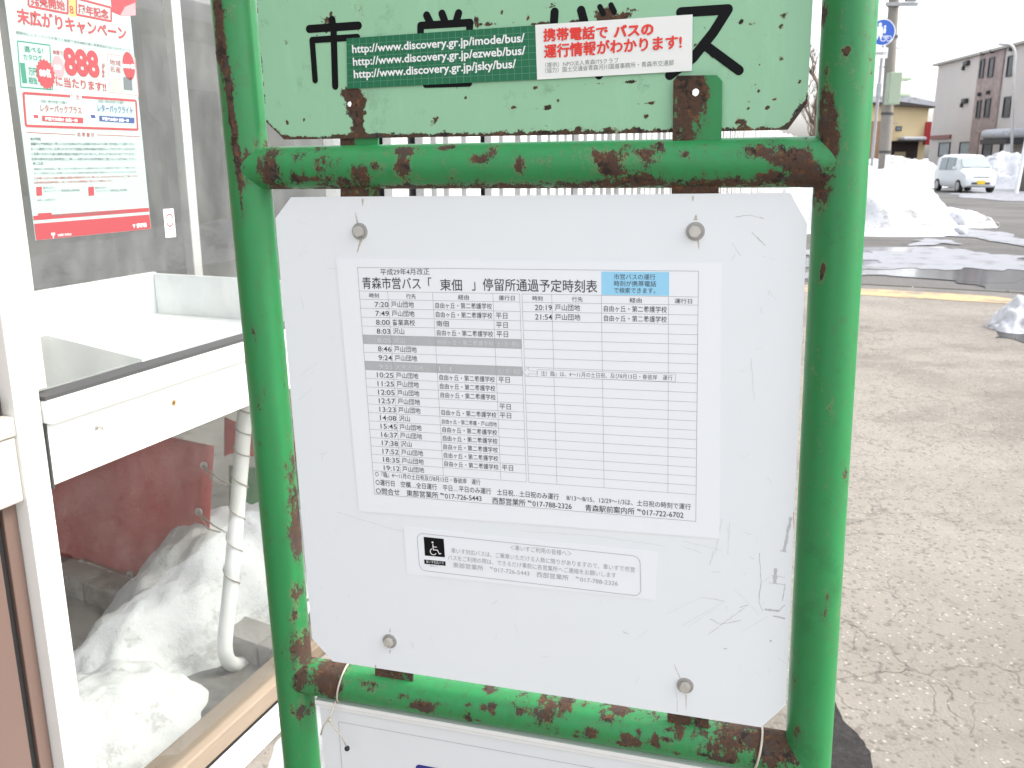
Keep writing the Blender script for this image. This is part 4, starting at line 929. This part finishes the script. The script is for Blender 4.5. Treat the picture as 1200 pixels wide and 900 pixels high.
# ------------------------------------------------------------------ building over the road (seen in the shop glass)
RW = mat('grey render wall', (.40, .40, .39), .8, var=.08, scale=1.2, bmp=.2)
DKW = mat('dark window', (.02, .022, .025), .15, var=.3)
ac = empty('roadside_house', W.mat() @ Matrix.Translation((12.5, -9.0, 0)), 'low grey house across the street, seen mirrored in the shop window', 'house')
obj('wall', box(new(), -6, 7, -5, 0, 0, 3.36), RW, ac)
obj('eaves', box(new(), -6.4, 7.4, -5.4, .42, 3.365, 3.62), mat('dark eaves', (.05, .048, .046), .6), ac)
rs = snow_mat('roof snow', .1); obj('snow_cap', box(new(), -6.3, 7.3, -5.3, .36, 3.623, 3.95, .1), rs, ac)
obj('window', box(new(), -5, -3.2, -.01, .03, 1.0, 2.4), DKW, ac); obj('door', box(new(), .25, .95, -.01, .03, 0, 2.6), DKW, ac)
obj('window', box(new(), 1.7, 3.2, -.01, .03, .9, 2.35), DKW, ac); obj('awning', prism(new(), [(1.4, 2.55), (3.5, 2.55), (3.5, 2.9), (1.4, 3.0)], -.01, .8), mat('pale awning', (.55, .55, .55), .6), ac)
obj('drain_pipe', tube(new(), [(-.9, .08, 3.7), (-.9, .08, 2.2), (-.6, .08, 2.0), (-.6, .08, 0)], .05, 10), mat('grey drain pipe', (.12, .12, .12), .5), ac)
a = lw(12.5, -8.0); snow_heap('snow_heap', (a.x, a.y), 6.5, .7, .55, 23, 'long snow bank at the foot of the house across the street, mirrored in the glass', SNOWD, rot=pi / 2 - PA, rough=.4, fr=1.1)

# ------------------------------------------------------------------ street beyond: pole, sign, signal
CONP = mat('concrete pole', (.23, .21, .185), .75, var=.15, scale=3, bmp=.2)
def X_(px, Y): return (px - 600) / (F / cos(PIT)) * Y * 1.0
def at(px, py, Y):
    r = ray(px, py); return r * (Y / r.y) + Vector((0, 0, H))
PY_ = 26.0
base = at(1033, 246, PY_); top = at(1051, -60, PY_)
up = empty('utility_pole', None, 'tall weathered concrete utility pole standing in the snow heap', 'utility pole', loc=(base.x, base.y, 0))
lean = (top - base)
def ub(py): t = (246 - py) / 306; return Vector((lean.x * t, 0, lean.z * t + base.z))
obj('shaft', tube(new(), [Vector((0, 0, -.1)), ub(100), ub(-60)], [.17, .15, .125], 24), CONP, up, smooth=True, sharp=50)
bm = new()
for py in (4, 40, 130, 176): c_ = ub(py); tube(bm, [c_, c_ + Vector((0, 0, .07))], .168, 24)
obj('steel_bands', bm, mat('dark steel band', (.08, .08, .08), .5, .6), up)
c_ = ub(5); bm = new(); box(bm, c_.x - .3, c_.x + .55, -.26, -.19, c_.z, c_.z + .09); box(bm, c_.x + .2, c_.x + .5, -.3, -.18, c_.z + .11, c_.z + .3, .02); obj('crossarm', bm, mat('crossarm steel', (.3, .3, .3), .5, .5), up)
bm = new()
for k in range(7): c_ = ub(30 + k * 22); s_ = 1 if k % 2 else -1; box(bm, c_.x + s_ * .12 - .02, c_.x + s_ * .30, -.02, .02, c_.z, c_.z + .025)
obj('climbing_steps', bm, mat('step steel', (.25, .25, .25), .5, .5), up)
ya = ub(206); yb_ = ub(178); 
obj('white_marker', box(new(), -.08 + ya.x * .8, .06 + ya.x * .8, -.19, -.165, ya.z, yb_.z), WHITEP, up)
ya2 = ub(209); obj('yellow_marker', box(new(), -.10 + ya2.x * .8, .04 + ya2.x * .8, -.195, -.168, ya2.z - .02, ya2.z + .16), mat('yellow marker', (.75, .45, .03), .5), up)
# round blue sign on its own thin post
YS = 24.6; sc0 = at(1034, 38, YS)
rs_ = empty('path_sign', None, 'round blue pedestrian and cycle path sign on a thin grey post beside the utility pole', 'road sign', loc=(sc0.x + .05, YS, 0))
obj('post', tube(new(), [(0.02, .05, 0), (.02, .05, sc0.z + .35)], .04, 14), mat('galvanised post', (.33, .33, .34), .45, .5), rs_, smooth=True, sharp=50)
disc = obj('disc', cyl(new(), (-.05, .0, sc0.z), (0, -1, 0), .32, .012, 40), mat('road sign blue', (.025, .10, .45), .4), rs_)
bm = new()
ring_o = [(-.05 + .32 * cos(a * pi / 24), sc0.z + .32 * sin(a * pi / 24)) for a in range(48)]
for i in range(48): line(bm, ring_o[i], ring_o[(i + 1) % 48], .022, -.0135)
flat(bm, circ(-.13, sc0.z + .19, .045, 16), -.014); flat(bm, [(-.2, sc0.z + .14), (-.06, sc0.z + .14), (-.04, sc0.z - .02), (-.08, sc0.z - .2), (-.13, sc0.z - .06), (-.18, sc0.z - .2), (-.22, sc0.z)], -.014)
flat(bm, circ(.0, sc0.z + .14, .03, 16), -.0145); flat(bm, [(-.03, sc0.z + .1), (.03, sc0.z + .1), (.03, sc0.z - .02), (-.03, sc0.z - .02)], -.0145)
def hoop(cx, cz, r):
    for k in range(16): line(bm, (cx + r * cos(k * pi / 8), cz + r * sin(k * pi / 8)), (cx + r * cos((k + 1) * pi / 8), cz + r * sin((k + 1) * pi / 8)), .016, -.0142)
hoop(-.02, sc0.z - .15, .065); hoop(.13, sc0.z - .15, .065); line(bm, (-.02, sc0.z - .15), (.06, sc0.z - .07), .016, -.0146); line(bm, (.06, sc0.z - .07), (.13, sc0.z - .15), .016, -.0147)
obj('white_figures', bm, WHITEP, disc)
z_ = at(1034, 62, YS).z; pl_ = obj('plate', box(new(), -.22, .14, -.012, .0, z_ - .13, z_ + .13, .01), WHITEP, rs_)
bm = new(); put_text(bm, '自転車通行可', (-.19, z_ - .05), (.11, z_ - .05), .075, -.014, .01); obj('plate_writing', bm, PRINT, pl_)
bm = new(); box(bm, -.03, .07, .0, .1, z_ - 1.1, z_ - .75, .01); obj('control_box', bm, mat('small grey box', (.3, .31, .33), .5), rs_)
# signal box with visors
c_ = at(1047, 104, 25.6); sg = empty('traffic_signal', None, 'pale green pedestrian signal box clamped to the utility pole', 'traffic signal', loc=(c_.x, 25.6, c_.z - .42))
SIGC = mat('pale green signal paint', (.30, .37, .27), .5, var=.06)
obj('housing', box(new(), -.17, .15, -.16, .16, 0, .84, .02), SIGC, sg)
for z0 in (.08, .5):
    bm = new(); seg = 12
    outerp = [(.13 * cos(pi * k / seg), .13 * sin(pi * k / seg)) for k in range(seg + 1)]; inn = [(.118 * cos(pi * k / seg), .118 * sin(pi * k / seg)) for k in range(seg, -1, -1)]
    pr3 = prism(bm, outerp + inn, 0, .27); xf(bm, Matrix.Translation((.152, 0, z0 + .13)) @ Matrix.Rotation(-pi / 2, 4, 'Z')); obj('visor', bm, SIGC, sg)
    obj('lens', cyl(new(), (.152, 0, z0 + .14), (1, 0, 0), .11, .01, 20), mat('dark lens', (.03, .03, .03), .2), sg)
obj('bracket', box(new(), -.35, .0, .161, .2, .15, .19), mat('signal bracket', (.35, .37, .33), .5), sg)

# ------------------------------------------------------------------ far buildings
Yg = Plane((33.8, 75, 0), Vector((-.069, -.998, 0)).normalized(), Vector((.998, -.069, 0)).normalized(), Z_)
gb_ = empty('office_building', Yg.mat(), 'grey beige three storey building with a brown stone window bay behind the car', 'building')
GBW = mat('beige grey render', (.58, .54, .51), .8, var=.07, scale=.6); BRN = mat('brown stone bay', (.33, .26, .245), .7, var=.6, scale=2.4, bmp=.3, bdist=.05)
DARKW = mat('office window glass', (.035, .037, .045), .12, var=.3); FRM = mat('dark window frame', (.05, .05, .055), .5)
zt_ = Yg.uv(1093, 79)[1]
obj('wall', box(new(), 0, 34, 0, 14, 0, zt_), GBW, gb_)
obj('parapet', box(new(), -.35, 34.2, -.35, 14.2, zt_ + .003, zt_ + .16), mat('parapet coping', (.40, .38, .35), .7), gb_)
obj('side_annex', box(new(), -3.0, -.005, 2, 12, 0, Yg.uv(1085, 103)[1]), GBW, gb_)
x0, x1 = Yg.uv(1146, 100)[0], Yg.uv(1174, 100)[0]; zb_ = Yg.uv(1145, 156)[1]
obj('stone_bay', box(new(), x0, x1, -.12, -.002, zb_, zt_ - .02), BRN, gb_)
obj('stone_pier', box(new(), x0, x0 + 1.4, -.11, -.002, 0, zb_ - .005), BRN, gb_)
def gwin(px0, px1, pt_, pb_, yoff, name='window', m=DARKW, arch=False):
    a, b = Yg.uv(px0, (pt_ + pb_) / 2, yoff), Yg.uv(px1, (pt_ + pb_) / 2, yoff); cxp = (px0 + px1) / 2
    z1, z0 = Yg.uv(cxp, pt_, yoff)[1], Yg.uv(cxp, pb_, yoff)[1]
    f_ = new(); t_ = .09
    for q in ((a[0] - t_, a[0], z0 - t_, z1 + t_), (b[0], b[0] + t_, z0 - t_, z1 + t_), (a[0], b[0], z1, z1 + t_), (a[0], b[0], z0 - t_, z0)): box(f_, q[0], q[1], yoff - .08, yoff - .003, q[2], q[3])
    o = obj(name, f_, FRM, gb_); obj('pane', box(new(), a[0], b[0], yoff - .03, yoff - .004, z0, z1), m, o)
    if arch: obj('lamp', box(new(), (a[0] + b[0]) / 2 - .09, (a[0] + b[0]) / 2 + .09, yoff - .25, yoff - .003, z1 + .35, z1 + .6, .04), FRM, gb_)
for r_ in ((1149.5, 1153, 71, 90), (1159.5, 1164.5, 69, 89), (1145.5, 1149, 119, 137), (1155, 1160, 117, 136)): gwin(*r_, -.12, arch=True)
for r_ in ((1181.5, 1187.5, 67, 88), (1177, 1184, 115, 136)): gwin(*r_, 0, arch=r_[2] < 80)
PALEW = mat('pale blue grey glass', (.22, .27, .29), .2, var=.5, scale=3)
gwin(1101, 1113, 168, 182, 0, m=PALEW); gwin(1125.5, 1138, 167.5, 180, 0, m=PALEW)
gwin(1152, 1162, 169, 186, 0, 'door'); gwin(1173, 1179, 168, 185, 0, 'door')
a, b = Yg.uv(1092.5, 160), Yg.uv(1115, 160); obj('sign_board', box(new(), a[0], b[0], -.15, -.003, Yg.uv(1103, 163)[1], Yg.uv(1103, 158.5)[1]), mat('faded brown sign', (.24, .10, .085), .6, var=.2, scale=4), gb_)
bm = new()
for px, py in ((1132, 73), (1130, 117)): a = Yg.uv(px, py, -.2); box(bm, a[0] - .4, a[0] + .3, -.3, -.003, a[1] - .25, a[1] + .1, .08); box(bm, a[0] - .75, a[0] - .55, -.2, -.003, a[1] - .5, a[1] - .2, .03)
obj('vents', bm, FRM, gb_)
a, b = Yg.uv(1156, 163, -1.2), Yg.uv(1184, 158, -1.2); z_ = a[1]
obj('porch_roof', box(new(), a[0], b[0] + .4, -1.6, -.003, z_ - .35, z_ - .02), FRM, gb_)
bm = new(); box(bm, a[0] - .1, b[0] + .5, -1.65, -.01, z_ - .015, z_ + .6, .25); obj('porch_snow', bm, SNOW, gb_, smooth=True)
obj('porch_post', box(new(), b[0], b[0] + .3, -1.5, -1.2, 0, z_ - .36), WHITEP, gb_)
# street lamp in front of it, at the right edge
lb = at(1186, 205, 50); lt = at(1190, 66, 50); la = at(1181, 52, 50)
lm = empty('street_lamp', None, 'thin pale street lamp with a curved arm in front of the beige building', 'street lamp', loc=(lb.x, 50, 0))
pts = [Vector((0, 0, 0)), Vector((lt.x - lb.x, 0, lt.z - .5))]
for k in range(1, 7):
    t = k / 6; p0, p1, p2 = pts[1], Vector((lt.x - lb.x + .05, 0, lt.z + .55)), Vector((la.x - lb.x, 0, la.z)); pts.append(p0 * (1 - t) ** 2 + p1 * 2 * t * (1 - t) + p2 * t * t)
obj('lamp_post', tube(new(), pts, .075, 12), mat('pale lamp metal', (.55, .54, .52), .45, .2), lm, smooth=True)
obj('lamp_head', box(new(), la.x - lb.x - .45, la.x - lb.x + .05, -.12, .12, la.z - .05, la.z + .07, .03), mat('lamp head', (.5, .5, .5), .4), lm)
# white and dark posts at the right edge
pp = at(1192, 216, 40); o = obj('marker_post', tube(new(), [(0, 0, 0), (.15, 0, 2.3), (.2, 0, 3.0)], .09, 12), WHITEP); o.location = (pp.x, 40, 0); tag(o, 'white marker post by the snow at the right edge', 'post')
kk = at(1202, 216, 42); vb = empty('vending_machine', None, 'dark grey cabinet with pale panel at the right edge', 'cabinet', loc=(kk.x + .55, 42, 0))
obj('cabinet_body', box(new(), -.45, .9, 0, .8, 0, 2.0, .03), mat('dark cabinet', (.08, .075, .065), .5, var=.2), vb); obj('cabinet_panel', box(new(), -.3, .7, -.012, -.003, 1.25, 1.75), WHITEP, vb)
# yellow house
yh = empty('yellow_house', None, 'small yellow house with snowy roof and dark garage beside the utility pole', 'house', loc=(at(1050, 150, 64).x, 64, 0))
ox = at(1050, 150, 64).x
def hx(px): return at(px, 150, 64).x - ox
def hz_(py): return at(1060, py, 64).z
YW = mat('yellow house wall', (.74, .60, .35), .8, var=.07, scale=.8)
obj('wall', box(new(), hx(1010), hx(1086), 0, 6, 0, hz_(121)), YW, yh)
rf = obj('roof', prism(new(), [(hx(1006), hz_(122)), (hx(1089), hz_(127)), (hx(1090), hz_(125.2)), (hx(1050), hz_(119.6)), (hx(1006), hz_(120.8))], -.5, 6.4), mat('dark roof edge', (.07, .055, .05), .7), yh)
obj('snow_cap', prism(new(), [(hx(1006), hz_(120.6)), (hx(1050), hz_(119.4)), (hx(1089.5), hz_(125)), (hx(1089), hz_(120)), (hx(1052), hz_(111.5)), (hx(1006), hz_(114))], -.45, 6.3), SNOW, rf)
obj('garage_opening', box(new(), hx(1046), hx(1078), -.03, -.003, 0, hz_(166)), mat('dark garage', (.035, .022, .018), .7), yh)
obj('garage_lit_back', box(new(), hx(1051), hx(1064), -.06, -.033, 0, hz_(178)), mat('lit garage back', (.4, .33, .2), .7), yh)  # pale panel with the lit back of the garage painted as its colour
bm = new(); box(bm, hx(1044), hx(1080), -1.0, -.003, hz_(166) + .005, hz_(165.2)); obj('canopy', bm, FRM, yh); obj('canopy_snow', box(new(), hx(1053), hx(1080), -1.05, -.01, hz_(165) + .01, hz_(160.5), .1), SNOW, yh)
w_ = obj('window', box(new(), hx(1049.5), hx(1056.5), -.05, -.003, hz_(153.5), hz_(148)), FRM, yh); obj('pane', box(new(), hx(1050.3), hx(1055.7), -.07, -.052, hz_(152.8), hz_(148.8)), PALEW, w_)
obj('red_sign', box(new(), hx(1082), hx(1087.5), -.5, -.2, hz_(170), hz_(143)), mat('red shop sign', (.42, .03, .035), .5), yh)
obj('brown_lean_to', box(new(), hx(1008), hx(1030), -1.2, -.005, 0, hz_(143)), mat('brown lean-to', (.33, .2, .12), .7, var=.2, scale=1.5), yh)

# ------------------------------------------------------------------ bare tree behind the right pole
BARK = mat('bare bark', (.16, .115, .085), .85, var=.3, scale=9)
def bare_tree(loc, hgt, seed, label):
    rr = random.Random(seed); t_ = empty('bare_tree', None, label, 'tree', loc=loc); bm = new(); tb = new()
    tube(tb, [(0, 0, -.1), (.05, 0, hgt * .25), (.0, .05, hgt * .5)], [.2, .16, .11], 12)
    def br(p, d, l, r, dep):
        q_ = p + d * l; mid = p + d * l * .5 + Vector((rr.uniform(-1, 1), rr.uniform(-1, 1), rr.uniform(-.3, .6))) * l * .08
        tube(bm, [p, mid, q_], [r, r * .85, r * .65], 6)
        if dep:
            for _ in range(rr.choice([2, 3, 3])):
                nd = (d + Vector((rr.uniform(-.6, .6), rr.uniform(-.6, .6), rr.uniform(-.1, .6)))).normalized(); br(q_, nd, l * rr.uniform(.6, .8), r * .62, dep - 1)
    for k in range(6):
        z = hgt * (.22 + .05 * k); a = rr.uniform(0, 2 * pi); br(Vector((0, 0, z)), Vector((cos(a) * .55, sin(a) * .55, .9)).normalized(), hgt * .15, .06, 5)
    br(Vector((0, .05, hgt * .49)), Vector((0, 0, 1)), hgt * .16, .09, 5)
    obj('trunk', tb, BARK, t_, smooth=True); obj('crown', bm, BARK, t_, smooth=True)
bare_tree((12.9, 39.5, 0), 6.5, 3, 'bare leafless tree showing beside the right green pole')

# ------------------------------------------------------------------ small white car
car = empty('parked_car', Matrix.Translation((X_(1133, 42.0), 42.0, 0)) @ Matrix.Rotation(R_(-3 - 180), 4, 'Z'), 'small white van-like car with a yellow number plate on the road', 'car')
WPAINT = mat('white car paint', (.78, .80, .80), .22, var=.01); CGL = mat('car glass', (.20, .25, .26), .06, var=.15); TYRE = mat('tyre', (.02, .02, .02), .8); RIM = mat('silver rim', (.45, .45, .46), .35, .8)
LMP = mat('headlamp', (.70, .72, .72), .1); DKP = mat('dark plastic', (.06, .06, .065), .5)
# stations along the length (y forward, 0 = middle): half width, bottom, shoulder height, roof height, roof half width
st_ = [(-1.70, .66, .30, .86, 1.38, .55), (-1.62, .71, .24, .90, 1.56, .58), (-1.2, .735, .22, .92, 1.635, .60), (-.4, .74, .22, .93, 1.65, .61), (.35, .74, .22, .94, 1.63, .60), (.62, .74, .22, .945, 1.56, .585), (1.18, .735, .22, .95, 1.02, .60), (1.48, .715, .23, .86, .93, .585), (1.63, .66, .27, .76, .80, .52), (1.70, .56, .34, .62, .66, .42)]
bm = new(); rg = []
for y_, hw_, zb0, zs_, zr_, rw_ in st_:
    prof = [(-hw_ * .9, zb0), (-hw_, zb0 + .12), (-hw_, (zb0 + zs_) / 2), (-hw_ * .985, zs_), (-rw_ - (hw_ - rw_) * .08, zr_ - (zr_ - zs_) * .12), (-rw_ * .82, zr_ - .005), (0, zr_ + .02)]
    prof = prof + [(-x, z) for x, z in prof[-2::-1]]
    rg.append([bm.verts.new((x, y_, z)) for x, z in prof])
for a, b in zip(rg, rg[1:]):
    for k in range(len(a) - 1): bm.faces.new((a[k], a[k + 1], b[k + 1], b[k]))
    bm.faces.new((a[-1], a[0], b[0], b[-1]))
bm.faces.new(rg[0]); bm.faces.new(rg[-1][::-1]); bmesh.ops.recalc_face_normals(bm, faces=bm.faces[:])
obj('body', bm, WPAINT, car, smooth=True, sharp=35)
def quad(name, pts, m, off, parent=car):
    b_ = new(); vs = [bm_ for bm_ in (b_.verts.new(Vector(p_) + Vector(off)) for p_ in pts)]; b_.faces.new(vs)
    r = bmesh.ops.extrude_face_region(b_, geom=b_.faces[:])
    for g_ in r['geom']:
        if isinstance(g_, bmesh.types.BMVert): g_.co -= Vector(off) * 1.4
    bmesh.ops.recalc_face_normals(b_, faces=b_.faces[:]); return obj(name, b_, m, parent)
quad('windshield', [(-.565, .70, 1.50), (.565, .70, 1.50), (.60, 1.13, 1.085), (-.60, 1.13, 1.085)], CGL, (0, .02, .025))
for s_ in (-1, 1):
    quad('side_window', [(s_ * .735, .55, .98), (s_ * .735, -.28, .97), (s_ * .64, -.28, 1.53), (s_ * .635, .42, 1.50)], CGL, (s_ * .018, 0, .004))
    quad('side_window', [(s_ * .735, -.36, .97), (s_ * .733, -1.1, .96), (s_ * .64, -1.1, 1.50), (s_ * .64, -.36, 1.53)], CGL, (s_ * .018, 0, .004))
    quad('headlight', [(s_ * .64, 1.56, .80), (s_ * .40, 1.655, .78), (s_ * .42, 1.675, .64), (s_ * .655, 1.61, .62)], LMP, (s_ * .02, .03, 0))
    mr = new(); box(mr, s_ * .75 - .09, s_ * .75 + .09, .60, .70, .98, 1.12, .03); obj('wing_mirror', mr, WPAINT, car)
    for yy_ in (-1.13, 1.13):
        t3 = new(); cyl(t3, (s_ * .60, yy_, .28), (s_, 0, 0), .28, .15, 28); tw = obj('wheel', t3, TYRE, car)
        t4 = new(); cyl(t4, (s_ * .752, yy_, .28), (s_, 0, 0), .18, .012, 20); obj('rim', t4, RIM, tw)
obj('grille', box(new(), -.33, .33, 1.675, 1.712, .665, .705, .008), DKP, car); obj('bumper_intake', box(new(), -.40, .40, 1.66, 1.715, .36, .46, .012), DKP, car)
obj('number_plate', box(new(), -.165, .165, 1.717, 1.73, .37, .535, .004), mat('yellow plate', (.75, .52, .03), .45), car)
